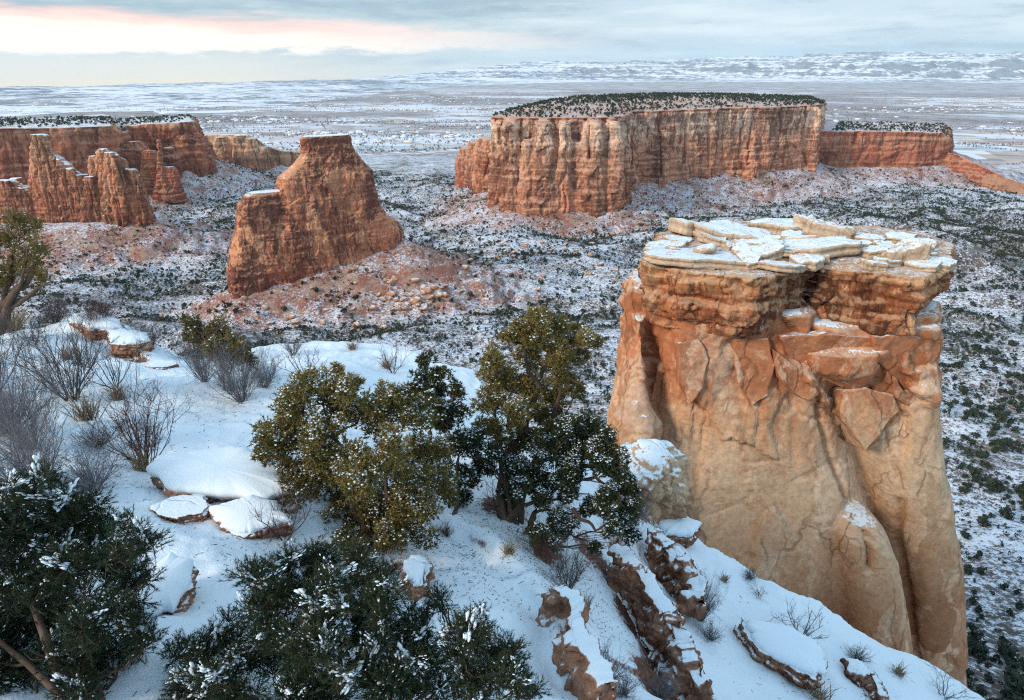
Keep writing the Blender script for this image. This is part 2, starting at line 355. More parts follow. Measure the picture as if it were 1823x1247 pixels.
def valley_mat():
    """the valley: snowed fields, tan stubble, grey-violet orchards and streets, all in strips"""
    m, t = newmat('valley_plain'); p = t.n('NewGeometry').outputs['Position']; x, y, z = t.sep(p)
    rv = t.n('VectorRotate', rotation_type='Z_AXIS'); t.put(rv.inputs['Vector'], p); rv.inputs['Angle'].default_value = R(17)
    q = rv.outputs[0]
    r = t.m('SQRT', t.m('ADD', t.m('MULTIPLY', x, x), t.m('MULTIPLY', y, y)))
    v1 = t.n('TexVoronoi', distance='CHEBYCHEV'); t.put(v1.inputs['Vector'], t.vm('MULTIPLY', q, (0.0035, 0.006, 0))); v1.inputs['Scale'].default_value = 1.0
    v1.inputs['Randomness'].default_value = 0.75; c1 = t.sep(v1.outputs['Color'])
    v2 = t.n('TexVoronoi', distance='CHEBYCHEV'); t.put(v2.inputs['Vector'], t.vm('MULTIPLY', q, (0.011, 0.016, 0))); v2.inputs['Scale'].default_value = 1.0
    v2.inputs['Randomness'].default_value = 0.6; c2 = t.sep(v2.outputs['Color'])
    n1 = t.noise(p, 0.0007, 4, 0.6); n2 = t.noise(p, 0.006, 5, 0.7); n3 = t.noise(p, 0.03, 4, 0.7)
    f = t.m('ADD', t.m('MULTIPLY', c1[0], 0.6), t.m('MULTIPLY', c2[1], 0.4))
    fld = t.ramp(f, [(0.2, (0.72, 0.74, 0.80)), (0.42, (0.60, 0.58, 0.60)), (0.52, (0.52, 0.43, 0.36)), (0.62, (0.44, 0.38, 0.36)), (0.75, (0.30, 0.255, 0.24)), (0.9, (0.74, 0.76, 0.82))], 'CONSTANT')
    fld = t.mix(t.ss(n2, 0.48, 0.66), fld, (0.72, 0.75, 0.80))
    town = t.m('MULTIPLY', t.ss(t.m('ADD', n1, t.m('MULTIPLY', n2, 0.35)), 0.60, 0.74), t.ss(r, 2300, 3200))
    ur = t.mix(t.ss(n3, 0.4, 0.6), (0.17, 0.15, 0.15), (0.37, 0.335, 0.33))
    col = t.mix(t.m('MULTIPLY', town, 0.85), fld, ur)
    pl = t.mix(t.ss(n2, 0.35, 0.65), (0.26, 0.235, 0.235), (0.56, 0.56, 0.59))
    col = t.mix(t.ss(r, 7000, 9500), col, pl)
    near = t.mix(t.ss(t.m('ADD', n3, t.m('MULTIPLY', n2, .7)), 0.72, 0.95), (0.76, 0.79, 0.85), (0.33, 0.24, 0.19))
    col = t.mix(t.ss(r, 2300, 1900), col, near)
    finish(t, col, 0.9, None, 0.1); return m
M['valley'] = valley_mat()
def cliffs_mat():
    m, t = newmat('mountain_range'); g = t.n('NewGeometry'); p = g.outputs['Position']; x, y, z = t.sep(p); nz = t.sep(g.outputs['Normal'])[2]
    n1 = t.noise(p, 0.0016, 6, 0.65); n2 = t.noise(p, 0.008, 5, 0.7)
    wz = t.m('ADD', z, t.m('MULTIPLY', n1, 90))
    bd = t.noise(t.comb(t.m('MULTIPLY', x, .0003), t.m('MULTIPLY', y, .0003), t.m('MULTIPLY', wz, 0.024)), 1.0, 5, 0.7)
    rock = t.ramp(n2, [(0.3, (0.15, 0.19, 0.24)), (0.7, (0.30, 0.32, 0.36))])
    cov = t.m('ADD', t.m('ADD', t.m('MULTIPLY', t.m('SUBTRACT', bd, 0.5), 1.7), t.m('MULTIPLY', t.m('SUBTRACT', n2, 0.5), 1.3)), t.m('MULTIPLY', t.m('SUBTRACT', n1, 0.5), 0.8))
    cov = t.m('SUBTRACT', cov, t.m('MULTIPLY', t.ss(nz, 0.96, 0.80), 0.6)); cov = t.m('ADD', cov, .10); col = t.mix(t.ss(cov, -0.10, 0.25), rock, (0.82, 0.84, 0.88))
    finish(t, col, 0.9, None, 0.1); return m
M['range'] = cliffs_mat()
# ------------------------------------------------------------------ polygons in plan
def seg_dist(px, py, P, closed=True):
    P = np.asarray(P, float); Q = np.roll(P, -1, 0); n = len(P) if closed else len(P) - 1
    best = np.full(px.shape, 1e9); sl_ = np.zeros(px.shape); ins = np.zeros(px.shape, bool); tot = 0.0
    for k in range(n):
        a, b = P[k], Q[k]; d = b - a; L2 = d @ d + 1e-12
        s = np.clip(((px - a[0]) * d[0] + (py - a[1]) * d[1]) / L2, 0, 1)
        dd = np.hypot(px - a[0] - s * d[0], py - a[1] - s * d[1]); c = dd < best
        best = np.where(c, dd, best); sl_ = np.where(c, tot + s * math.sqrt(L2), sl_); tot += math.sqrt(L2)
        if closed:
            cr = ((a[1] > py) != (b[1] > py)) & (px < (b[0] - a[0]) * (py - a[1]) / (b[1] - a[1] + 1e-12) + a[0]); ins ^= cr
    return best, sl_, ins
def plan(lst, vref=300):
    """(u, D) -> plan points"""
    return np.array([PD(u, vref, D)[:2] for u, D in lst])
FOOT = {}     # footprints: plan polygon, talus top z, slope, reach
iA, iB = PT(424, 510, 480)[:2], PT(706, 455, 540)[:2]; idir = (iB - iA) / np.linalg.norm(iB - iA); inor = np.array([idir[1], -idir[0]])
FOOT['butte'] = (np.array([iA - idir * 2 + inor * 12, iB + idir * 2 + inor * 12, iB + idir * 2 - inor * 12, iA - idir * 2 - inor * 12]), -131, 0.46, 0)
MESA = plan([(876, 866), (915, 850), (1000, 852), (1085, 862), (1110, 900), (1122, 985), (1190, 1012), (1300, 1075), (1360, 1092), (1422, 1140), (1446, 1185),
             (1452, 1260), (1425, 1500), (1200, 1520), (1015, 1330), (922, 1090), (892, 960)])
FOOT['mesa'] = (MESA, -148, 0.42, 0)
RWALL = plan([(1465, 1225), (1560, 1235), (1640, 1240), (1690, 1255), (1700, 1330), (1690, 1500), (1480, 1500)])
FOOT['right_wall'] = (RWALL, -160, 0.40, 0)
LWALL = plan([(-330, 820), (-120, 870), (0, 900), (110, 940), (190, 1000), (240, 1040), (262, 1120), (330, 1130), (352, 1190), (392, 1235), (330, 1450), (-330, 1450)])
FOOT['left_wall'] = (LWALL, -150, 0.42, 0)
BUFF = plan([(372, 1420), (430, 1385), (480, 1390), (535, 1440), (545, 1560), (372, 1560)])
FOOT['buff'] = (BUFF, -178, 0.35, 0)
SPIRES = plan([(-140, 640), (0, 655), (120, 660), (262, 690), (268, 725), (150, 740), (-140, 740)])
FOOT['spires'] = (SPIRES, -141, 0.45, 0)
BASEC = np.array([[0, -82], [60, -84], [100, -92], [160, -110], [280, -134], [430, -153], [560, -162], [800, -173], [1100, -183], [1400, -197], [1700, -217], [1900, -220], [9e4, -220]], float)
def H(x, y):
    """canyon floor"""
    sh = x.shape; x = x.ravel(); y = y.ravel(); r = np.hypot(x, y)
    z = np.interp(r, BASEC[:, 0], BASEC[:, 1])
    fade = sstep(r, 1950, 1500)
    z = z + fade * (fbm(xyz(x / 190, y / 190), 4, 3, 0.5, True) * 25 - 4 + fbm(xyz(x / 45, y / 45), 3, 9) * 3.5)
    # a snowy spur on the right under the wall, a low bench left of the mesa
    c = PD(1570, 415, 650); d = np.hypot((x - c[0]) * 0.9 + (y - c[1]) * 0.3, (y - c[1]) * 0.55 - (x - c[0]) * 0.15)
    z = z + 40 * np.exp(-(d / 70) ** 2)
    c = PD(1700, 330, 1050); d = np.hypot(x - c[0], (y - c[1]) * 0.8); z = z + 14 * np.exp(-(d / 130) ** 2)
    ta = np.zeros_like(z)
    for k, (P, zt, slp, _) in FOOT.items():
        d, _s, ins = seg_dist(x, y, P); d = np.where(ins, 0, d)
        rill = fbm(xyz(x / 30, y / 30), 3, 21, 0.5, True)
        rr = d * (1 + 0.25 * rill)
        if k == 'butte': zt = -145 + 23 * np.clip(((x - iA[0]) * idir[0] + (y - iA[1]) * idir[1]) / np.linalg.norm(iB - iA), 0, 1)
        zc = zt - 7 * rill * sstep(d, 0, 25) - slp * rr * (1 - 0.0016 * np.minimum(rr, 200)) + fbm(xyz(x / 12, y / 12), 2, 5) * 1.4
        s = np.clip((zc - z) / 14 + 0.5, 0, 1); z = z * (1 - s) + zc * s + 3.5 * s * (1 - s) * 2
        ta = np.maximum(ta, sstep(zc - z, -14, 2) * sstep(d, 170, 10))
    return z.reshape(sh), ta.reshape(sh)
def brush_at(x, y):
    """where the pinyon and juniper stand thick: along the washes and on the shady flats"""
    sh = x.shape; x = x.ravel(); y = y.ravel()
    a = fbm(xyz(x / 120, y / 120), 4, 31); b = np.abs(fbm(xyz(x / 160 + 5, y / 160), 3, 41))
    v = sstep(a, -0.05, 0.30) * 0.6 + sstep(b, 0.06, 0.015) * 0.75
    r = np.hypot(x, y)
    c = PD(1780, 400, 720); v = np.maximum(v, 1.1 * np.exp(-(((x - c[0]) / 190) ** 2 + ((y - c[1]) / 150) ** 2)))
    c = PD(330, 500, 560); v = np.maximum(v, 0.8 * np.exp(-(((x - c[0]) / 110) ** 2 + ((y - c[1]) / 40) ** 2)))
    return np.clip(v, 0, 1).reshape(sh)
def fan(name, r0, r1, nr, na, a0, a1, zf):
    r = np.geomspace(r0, r1, nr)[:, None]; a = np.linspace(R(a0), R(a1), na)[None]
    X = r * np.sin(a); Y = r * np.cos(a); out = zf(X, Y); Z = out[0] if isinstance(out, tuple) else out
    V = np.stack([X, Y, Z], -1).reshape(-1, 3)
    i = np.arange(nr - 1)[:, None] * na; j = np.arange(na - 1)[None]
    F = np.stack([i + j, i + j + 1, i + na + j + 1, i + na + j], -1).reshape(-1, 4)[:, ::-1]
    return mesh_np(name, V, F[:, ::-1], True), X, Y, out
me, X, Y, out = fan('canyon_floor', 45, 1980, 430, 760, -62, 62, H)
attr(me, 'talus', out[1].ravel()); attr(me, 'brush', brush_at(X, Y).ravel())
floor_ob = tag(link('canyon_floor', me, M['canyon']), kind='structure')
far_r = lambda a: np.interp(a, [-70, -20, -12, -5, 5, 70], [9300, 9600, 11500, 15000, 18500, 18500])
rr_ = np.geomspace(1, 10, 160)[:, None]; aa_ = np.linspace(-70, 70, 140)[None]; rr_ = 1900 * (far_r(aa_) / 1900) ** (np.log10(rr_))
X, Y = rr_ * np.sin(np.radians(aa_)), rr_ * np.cos(np.radians(aa_)); i = np.arange(159)[:, None] * 140; j = np.arange(139)[None]
me = mesh_np('valley_plain', np.stack([X, Y, X * 0 - 220.5], -1).reshape(-1, 3), np.stack([i + j, i + 140 + j, i + 141 + j, i + j + 1], -1).reshape(-1, 4)[:, ::-1], True)
tag(link('valley_plain', me, M['valley']), kind='structure')
# ------------------------------------------------------------------ the mountain range beyond the valley
def range_z(x, y):
    sh = x.shape; x = x.ravel(); y = y.ravel(); r = np.hypot(x, y); a = np.degrees(np.arctan2(x, y))
    crest = np.interp(a, [-70, -36, -24, -14, -8, -5, 0, 9, 18, 23, 35, 70], [-195, -193, -185, -160, -100, -40, 120, 205, 300, 365, 395, 400])
    base = np.interp(a, [-70, -36, -20, -12, -5, 5, 36, 70], [5600, 5800, 6600, 8500, 12000, 15200, 16800, 17000]); amp = np.clip((crest + 221) / 520, 0.20, 1)
    q = (r - base) / 4200.0
    warp = fbm(xyz(x / 5200, y / 5200), 3, 61) * 0.75 + fbm(xyz(x / 1500, y / 1500), 3, 62, 0.55, True) * 0.33
    q = q + warp * sstep(q, -0.5, 0.2)
    prof = np.interp(q, [-0.6, 0, 0.1, 0.22, 0.3, 0.42, 0.5, 0.75, 1.0, 3], [0, 0.03, 0.10, 0.32, 0.36, 0.60, 0.64, 0.86, 0.97, 1.0])
    z = -221 + (crest + 221) * prof
    z = z + sstep(q, 0.0, 0.3) * amp * (fbm(xyz(x / 1500, y / 1500), 4, 63, 0.55, True) * 190 - 60 + fbm(xyz(x / 4800, y / 4800), 3, 66) * 110)
    z = z + sstep(q, -0.7, -0.1) * sstep(q, 0.35, 0.0) * (fbm(xyz(x / 700, y / 700), 3, 64, 0.5, True) * 18)
    z = np.where(q < -0.55, z - 6, z)
    return z.reshape(sh), q.reshape(sh)
me, X, Y, out = fan('mountain_range', 4200, 24000, 300, 900, -58, 58, range_z)
q_ = out[1].ravel(); V = np.stack([X, Y, out[0]], -1).reshape(-1, 3); i = np.arange(299)[:, None] * 900; j = np.arange(899)[None]
F = np.stack([i + j, i + 900 + j, i + 901 + j, i + j + 1], -1).reshape(-1, 4)[:, ::-1]; F = F[(q_[F] < 1.12).all(1) & (q_[F] > -.9).all(1)]     # the far side is out of sight
bpy.data.meshes.remove(me); me = mesh_np('mountain_range', V, F, True)
tag(link('mountain_range', me, M['range']), kind='structure')
# a frozen pond and the river in the valley
def water_mat():
    m, t = newmat('pond_ice'); n = t.noise(t.n('NewGeometry').outputs['Position'], 0.02, 4)
    finish(t, t.ramp(n, [(0.35, (0.30, 0.42, 0.46)), (0.7, (0.50, 0.58, 0.62))]), 0.25, None, 0.5); return m
M['ice'] = water_mat()
def blob_plan(cx, cy, a, b, seed, n=40):
    th = np.arange(n) * 2 * np.pi / n; k = 1 + 0.25 * np.sin(th * 2 + seed) + 0.12 * np.sin(th * 5 + seed * 2)
    return np.stack([cx + a * k * np.cos(th), cy + b * k * np.sin(th)], -1)
for kx, (u, v, a, b, s) in enumerate([(735, 262, 170, 60, 1), (655, 268, 55, 40, 2), (1720, 262, 100, 45, 3)]):
    T = -219 / ray(u, v)[2]; c = PT(u, v, T); P = blob_plan(c[0], c[1], a, b, s)
    me = mesh_np('pond', np.c_[P, np.full(len(P), -219.9)], [np.arange(len(P))[None]])
    tag(link('pond', me, M['ice']), kind='structure')
# ------------------------------------------------------------------ rock builder: solid pieces, fused, then weathered
def sell(cx, cy, a, b, n=2.6, rot=0.0, K=56, ph=0.0):
    th = np.arange(K) * 2 * np.pi / K; c, s = np.cos(th), np.sin(th)
    x = a * np.sign(c) * np.abs(c) ** (2 / n); y = b * np.sign(s) * np.abs(s) ** (2 / n)
    cr, sr = math.cos(rot), math.sin(rot)
    return np.stack([cx + x * cr - y * sr, cy + x * sr + y * cr], -1)
def resample(P, K):
    P = np.asarray(P, float); Q = np.r_[P, P[:1]]; L = np.r_[0, np.cumsum(np.linalg.norm(np.diff(Q, axis=0), axis=1))]
    s = np.linspace(0, L[-1], K, endpoint=False); return np.stack([np.interp(s, L, Q[:, 0]), np.interp(s, L, Q[:, 1])], -1)
def grow(P, d):
    A = np.roll(P, 1, 0); B = np.roll(P, -1, 0); t_ = B - A; n = np.stack([t_[:, 1], -t_[:, 0]], -1); n /= np.linalg.norm(n, axis=1)[:, None] + 1e-9
    x, y = P[:, 0], P[:, 1]; ar = (x * np.roll(y, -1) - np.roll(x, -1) * y).sum()
    return P + n * d * (1 if ar > 0 else -1)
def loft(levels):
    """levels: list of (z or array of z, Kx2 outline), any order"""
    K = len(levels[0][1]); V = np.concatenate([np.c_[P, np.zeros(K) + z] for z, P in levels]); n = len(levels)
    i = np.arange(n - 1)[:, None] * K; j = np.arange(K)[None]; k = (j + 1) % K
    F4 = np.stack([i + j, i + k, i + K + k, i + K + j], -1).reshape(-1, 4)
    a = len(V); V = np.r_[V, [V[:K].mean(0)], [V[-K:].mean(0)]]; jj = np.arange(K); kk = (jj + 1) % K
    F3 = np.r_[np.stack([kk, jj, jj * 0 + a], -1), np.stack([jj, kk, jj * 0 + a + 1], -1) + np.where(np.arange(3) < 2, (n - 1) * K, 0)]
    return V, F3, F4
def pxcol(levels, D, half, n=2.5, rot=0.0, dy=0.0, K=48):
    """a pillar from its outline as seen: (v, u left, u right); D its distance; half its half depth (number or list)"""
    L = []
    for q, (v, ul, ur) in enumerate(levels):
        b = half[q] if isinstance(half, (list, tuple)) else half
        pl, pr = PD(ul, v, D), PD(ur, v, D)
        L.append((pl[2], sell((pl[0] + pr[0]) / 2, D + b + dy, abs(pr[0] - pl[0]) / 2, b, n, rot, K)))
    return loft(L)
def fuse(comps, voxel):
    mb = MB()
    for V, F3, F4 in comps: mb.add(V, F3, F4)
    me = mb.mesh('tmp'); o = bpy.data.objects.new('tmp', me); COL.objects.link(o)
    md = o.modifiers.new('r', 'REMESH'); md.mode = 'VOXEL'; md.voxel_size = voxel; md.adaptivity = 0.0
    e = o.evaluated_get(bpy.context.evaluated_depsgraph_get()); m2 = e.to_mesh()
    V = np.empty(len(m2.vertices) * 3, np.float32); m2.vertices.foreach_get('co', V); V = V.reshape(-1, 3).astype(float)
    L = np.empty(len(m2.loops), np.int32); m2.loops.foreach_get('vertex_index', L); F = L.reshape(-1, 4)
    e.to_mesh_clear(); bpy.data.objects.remove(o); bpy.data.meshes.remove(me)
    return V, F
def vnorm(V, F):
    n = np.cross(V[F[:, 2]] - V[F[:, 0]], V[F[:, 3]] - V[F[:, 1]]); N = np.zeros_like(V)
    for k in range(4): np.add.at(N, F[:, k], n)
    return N / (np.linalg.norm(N, axis=1)[:, None] + 1e-9)
def smooth_v(V, F, it=1):
    for _ in range(it):
        S = np.zeros_like(V); c = np.zeros(len(V))
        for k in range(4):
            np.add.at(S, F[:, k], V[F[:, (k + 1) % 4]]); np.add.at(S, F[:, k], V[F[:, (k + 3) % 4]]); np.add.at(c, F[:, k], 2)
        V = 0.4 * V + 0.6 * S / c[:, None]
    return V
def weather(V, F, S, seed, block=0.16, crack=0.12, beds=0.05, rough=0.05, joint=0.0, tilt=(0, 0), zs=0.30, bedf=3.0, topf=0.25, plates=0.05, col=0.0, colS=1.0, clefts=(), facet=0.0, fS=0.5, fz=0.7, zmask=None, cracks=()):
    """S = size of the main blocks; the rest are depths as a fraction of S"""
    N = vnorm(V, F); hor = N * np.array([1, 1, 0.25]); side = 1 - (1 - topf) * sstep(N[:, 2], 0.55, 0.9)
    zt = V[:, 2] + V[:, 0] * tilt[0] + V[:, 1] * tilt[1]
    wp = np.stack([fbm(V / (S * 1.6), 3, seed + 1), fbm(V / (S * 1.6), 3, seed + 2), fbm(V / (S * 1.6), 3, seed + 3)], -1)
    Q = V / S * np.array([1, 1, zs]) + wp * 0.55
    f1, f2, c = worley(Q, seed); e = f2 - f1
    d = (c - 0.5) * 2 * block * sstep(e, 0.0, 0.10) - crack * np.exp(-(e / 0.05) ** 2) * sstep(fbm(V / (S * 2.5), 2, seed + 9), -0.25, 0.1)
    f1, f2, c = worley(Q * 2.7 + 11, seed + 5); e = f2 - f1
    d += (c - 0.5) * block * 0.7 * sstep(e, 0, 0.15) - crack * 0.35 * np.exp(-(e / 0.07) ** 2)
    if joint:                                    # long vertical joints
        j = np.abs(fbm(np.stack([V[:, 0] / S, V[:, 1] / S, V[:, 2] / (S * 9)], -1) * 0.8, 3, seed + 12))
        d -= joint * np.exp(-(j / 0.035) ** 2)
    if plates:                                   # slabs that have spalled away, with sharp edges
        for q, (f_, a_) in enumerate(((0.9, 1.0), (2.2, 0.6), (5.1, 0.28))):
            n_ = fbm(V / S * f_ * np.array([1, 1, 0.55]) + wp * 0.3 + q * 9, 3, seed + 40 + q) * 7; k_ = np.floor(n_); fr = n_ - k_
            d += plates * a_ * (k_ + sstep(fr, 0.86, 1.0)) * 0.5
    if facet:                                    # flat broken faces, each tilted its own way
        for q, (s_, a_) in enumerate(((fS, 1.0), (fS * .42, .45))):
            sq = np.array([1, 1, fz]) / (S * s_); Pq = (V + wp * S * s_ * .25) * sq
            f1, f2, cid, cen = worley(Pq, seed + 80 + q, True); rel = Pq - cen; g = [((cid >> np.uint32(sh)) & np.uint32(255)) / 127.5 - 1 for sh in (3, 11, 19, 24)]
            e = f2 - f1; d += facet * s_ * 2 * a_ * ((rel[:, 0] * g[0] + rel[:, 1] * g[1] + rel[:, 2] * g[2] * 1.3) * .9 + g[3] * .3 - .12 * np.exp(-(e / .05) ** 2))
    if col:                                      # upright columns parted by deep joints
        Qc = np.stack([V[:, 0], V[:, 1], V[:, 2] * 0.05], -1) / (S * colS) + wp * 0.22
        f1, f2, c = worley(Qc, seed + 50); e = f2 - f1; d += col * (0.25 + 0.75 * sstep(fbm(V / (S * 4) * np.array([1, 1, .2]), 2, seed + 60), -.15, .25)) * ((c - 0.5) * 0.9 + 0.5 * sstep(e, 0, 0.5) - 0.9 * np.exp(-(e / 0.06) ** 2))
    b = fbm(np.stack([V[:, 0] / (S * 7), V[:, 1] / (S * 7), zt / S * bedf + wp[:, 0] * 0.5], -1), 4, seed + 20, 0.6)
    d += beds * 2.2 * np.tanh(b * 5)
    d += fbm(V / (S * 0.35), 5, seed + 30, 0.6) * rough * 2 + fbm(V / (S * 1.5), 3, seed + 33) * block * 0.4
    if zmask: d *= zmask[2] + (1 - zmask[2]) * sstep(V[:, 2], zmask[0], zmask[1])
    for L_, wd, dp in cracks:                     # named cracks in the front face: (x, z) lines, width, depth
        jx = fbm(V * .9, 3, seed + 71) * .35; dd, _a, _b = seg_dist(V[:, 0] + jx, V[:, 2], L_, False)
        d -= (dp / S) * (np.exp(-(dd / wd) ** 2) + .25 * np.exp(-(dd / (wd * 4)) ** 2)) * sstep(-N[:, 1], .1, .45)
    for x0, y0, sl_, wd, dp in clefts:            # single deep cracks: x at height 0 of the crack, its lean, width and depth
        xx = V[:, 0] - x0 - sl_ * V[:, 2] - 0.25 * fbm(V * np.array([0, 0, .8]) + 3, 3, seed + 70); d -= dp / S * np.exp(-(xx / wd) ** 2) * (V[:, 1] < y0)
    return V + hor * (d * S * side)[:, None]
def rock(name, comps, voxel, S, seed, mat, parent=None, sm=1, flat=False, **kw):
    V, F = fuse(comps, voxel)
    if sm: V = smooth_v(V, F, sm)
    V = weather(V, F, S, seed, **kw)
    return link(name, mesh_np(name, V, F, not flat), mat, parent), V, F
def slab_mesh(name, size, seed, K=84):
    """a flat broken plate: an uneven polygon with blunt edges and a stepped top"""
    rs_ = np.random.RandomState(seed); m = rs_.randint(5, 8); th = (np.arange(m) + rs_.uniform(-.32, .32, m)) * 2 * np.pi / m
    P = np.stack([np.cos(th) * rs_.uniform(.8, 1.12, m), np.sin(th) * rs_.uniform(.8, 1.12, m)], -1); Q = resample(P, K); A = np.arctan2(Q[:, 1], Q[:, 0])
    Q = Q + np.stack([np.cos(A), np.sin(A)], -1) * (fbm(np.c_[Q * 2.2, Q[:, :1] * 0 + seed], 5, seed) * .10 + np.floor(fbm(np.c_[Q * 1.6, Q[:, :1] * 0 + seed], 2, seed + 8) * 5) * .035)[:, None]; L = []
    for z, g in ((-1, .92), (-.95, .98), (-.3, 1.0), (-.25, .95), (.3, .97), (.35, 1.0), (.98, .99), (1, .975), (1.02, .86), (1.02, .7), (1.02, .45), (1.02, .2), (1.02, .05)): L.append((z, Q * g))
    V, F3, F4 = loft(L); V = V * np.asarray(size); s_ = min(size[:2])
    up = sstep(V[:, 2], -.5 * size[2], size[2]); V[:, 2] += (up * fbm(V / s_ * 1.4 + seed, 4, seed + 1) + up * .35 * np.floor(2.5 * fbm(V / s_ * .9 + seed, 2, seed + 4))) * size[2] * .5
    V[:, 2] += V[:, 0] / size[0] * size[2] * rs_.uniform(-.8, .8); return mesh_np(name, V, [F3, F4], True)
def boulder_mesh(name, size, seed, flat=1.0, mat=None, sub=ICO3, cuts=6, rough=0.06, beds=0.0):
    """an angular block: a ball cut by planes, beds picked out"""
    rs = np.random.RandomState(seed); V, F = sub; V = V.copy()
    for k in range(cuts):
        n = rs.normal(size=3); n /= np.linalg.norm(n); o = rs.uniform(0.45, 0.8); h = V @ n - o
        V = V - np.where(h > 0, h, 0)[:, None] * n * 0.96
    V = V * np.asarray(size)
    r = np.linalg.norm(V, axis=1).mean(); n = V / (np.linalg.norm(V, axis=1)[:, None] + 1e-9)
    V = V + n * (fbm(V / r * 1.3 + seed, 4, seed) * rough * 3 * r)[:, None]
    if beds: V = V + n * np.array([1, 1, 0.1]) * (np.tanh(fbm(xyz(V[:, 0] * 0, V[:, 1] * 0, V[:, 2] / r * 3 + seed), 2, seed + 3) * 6) * beds * r)[:, None]
    return mesh_np(name, V, F, True)
# ------------------------------------------------------------------ the far sandstone walls and towers
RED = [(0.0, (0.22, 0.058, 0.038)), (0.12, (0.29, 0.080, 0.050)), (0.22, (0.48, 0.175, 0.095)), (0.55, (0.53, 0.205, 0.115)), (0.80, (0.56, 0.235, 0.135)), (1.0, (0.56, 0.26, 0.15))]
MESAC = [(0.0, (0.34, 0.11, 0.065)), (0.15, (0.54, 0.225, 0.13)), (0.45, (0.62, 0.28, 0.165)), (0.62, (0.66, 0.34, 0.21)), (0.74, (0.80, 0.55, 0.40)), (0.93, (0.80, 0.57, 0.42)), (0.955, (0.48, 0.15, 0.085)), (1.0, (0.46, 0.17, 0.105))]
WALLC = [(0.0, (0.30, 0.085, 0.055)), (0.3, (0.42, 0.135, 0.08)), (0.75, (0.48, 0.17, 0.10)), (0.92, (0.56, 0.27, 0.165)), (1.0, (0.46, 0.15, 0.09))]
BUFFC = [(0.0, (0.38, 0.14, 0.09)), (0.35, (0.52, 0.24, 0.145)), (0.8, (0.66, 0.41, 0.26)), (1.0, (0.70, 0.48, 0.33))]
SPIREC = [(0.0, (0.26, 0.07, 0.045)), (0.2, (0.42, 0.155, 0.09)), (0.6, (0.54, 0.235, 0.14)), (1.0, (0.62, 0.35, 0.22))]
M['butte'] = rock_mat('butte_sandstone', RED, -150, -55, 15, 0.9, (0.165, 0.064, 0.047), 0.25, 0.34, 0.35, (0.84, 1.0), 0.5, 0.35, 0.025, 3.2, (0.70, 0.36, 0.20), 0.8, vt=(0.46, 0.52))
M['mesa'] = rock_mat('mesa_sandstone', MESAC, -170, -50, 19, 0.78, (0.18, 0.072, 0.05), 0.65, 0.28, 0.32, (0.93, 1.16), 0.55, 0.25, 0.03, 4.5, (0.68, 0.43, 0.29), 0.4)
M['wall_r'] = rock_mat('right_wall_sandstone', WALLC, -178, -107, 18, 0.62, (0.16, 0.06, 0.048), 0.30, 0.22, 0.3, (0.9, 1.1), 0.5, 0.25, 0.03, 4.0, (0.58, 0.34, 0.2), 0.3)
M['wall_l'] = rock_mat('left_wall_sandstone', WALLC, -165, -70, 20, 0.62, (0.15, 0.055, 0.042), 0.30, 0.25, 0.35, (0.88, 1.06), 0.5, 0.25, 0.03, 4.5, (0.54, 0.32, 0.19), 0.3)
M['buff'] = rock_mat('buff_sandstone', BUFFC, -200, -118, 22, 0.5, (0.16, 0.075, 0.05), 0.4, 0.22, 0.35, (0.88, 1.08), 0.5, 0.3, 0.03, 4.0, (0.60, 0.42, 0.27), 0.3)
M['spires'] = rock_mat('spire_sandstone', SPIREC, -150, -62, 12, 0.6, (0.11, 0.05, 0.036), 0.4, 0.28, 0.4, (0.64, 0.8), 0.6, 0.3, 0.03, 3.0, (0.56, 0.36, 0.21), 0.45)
# --- the lone butte: a fin standing along the line iA-iB, traced where that upright plane meets the view
def on_fin(u, v):
    r = ray(u, v); T = (iA @ inor) / (r[:2] @ inor); p = r * T; return (p[:2] - iA) @ idir, p[2]
fin_rot = math.atan2(idir[1], idir[0])
def fin(levels, th):
    L = []
    for q, (v, ul, ur) in enumerate(levels):
        s0, z0 = on_fin(ul, v); s1, z1 = on_fin(ur, v); c = iA + idir * (s0 + s1) / 2
        L.append(((z0 + z1) / 2, sell(c[0], c[1], (s1 - s0) / 2, th[q], 4.2, fin_rot)))
    return loft(L)
b_main = fin([(241, 541, 619), (246, 539, 621), (251, 540, 621), (262, 541, 624), (275, 537, 634), (290, 524, 646), (302, 507, 657), (310, 497, 661), (340, 494, 668),
              (372, 490, 674), (390, 480, 684), (403, 474, 702), (425, 472, 714), (445, 472, 718), (462, 472, 713), (520, 472, 708), (560, 472, 700)],
             [7.5, 8, 8, 8.5, 9.5, 11, 12, 13, 14, 15, 16, 16, 17, 17, 17.5, 18, 18])
b_sh = fin([(341, 446, 500), (346, 434, 505), (362, 427, 505), (400, 417, 505), (430, 412, 510), (470, 406, 520), (515, 406, 520), (570, 406, 520)], [6, 8, 10, 12, 13, 14, 14.5, 15])
butte = empty('butte', (*((iA + iB) / 2), -150), 'tall tapering red sandstone butte standing alone on a snowy talus mound', 'butte')
_o, V, F = rock('rock_body', [b_main, b_sh], 0.55, 14, 101, M['butte'], butte, 1, block=0.04, crack=0.05, beds=0.012, rough=0.014, joint=0.05, plates=0.055, zs=.5, facet=.06, fS=.9)
butte_bvh = None
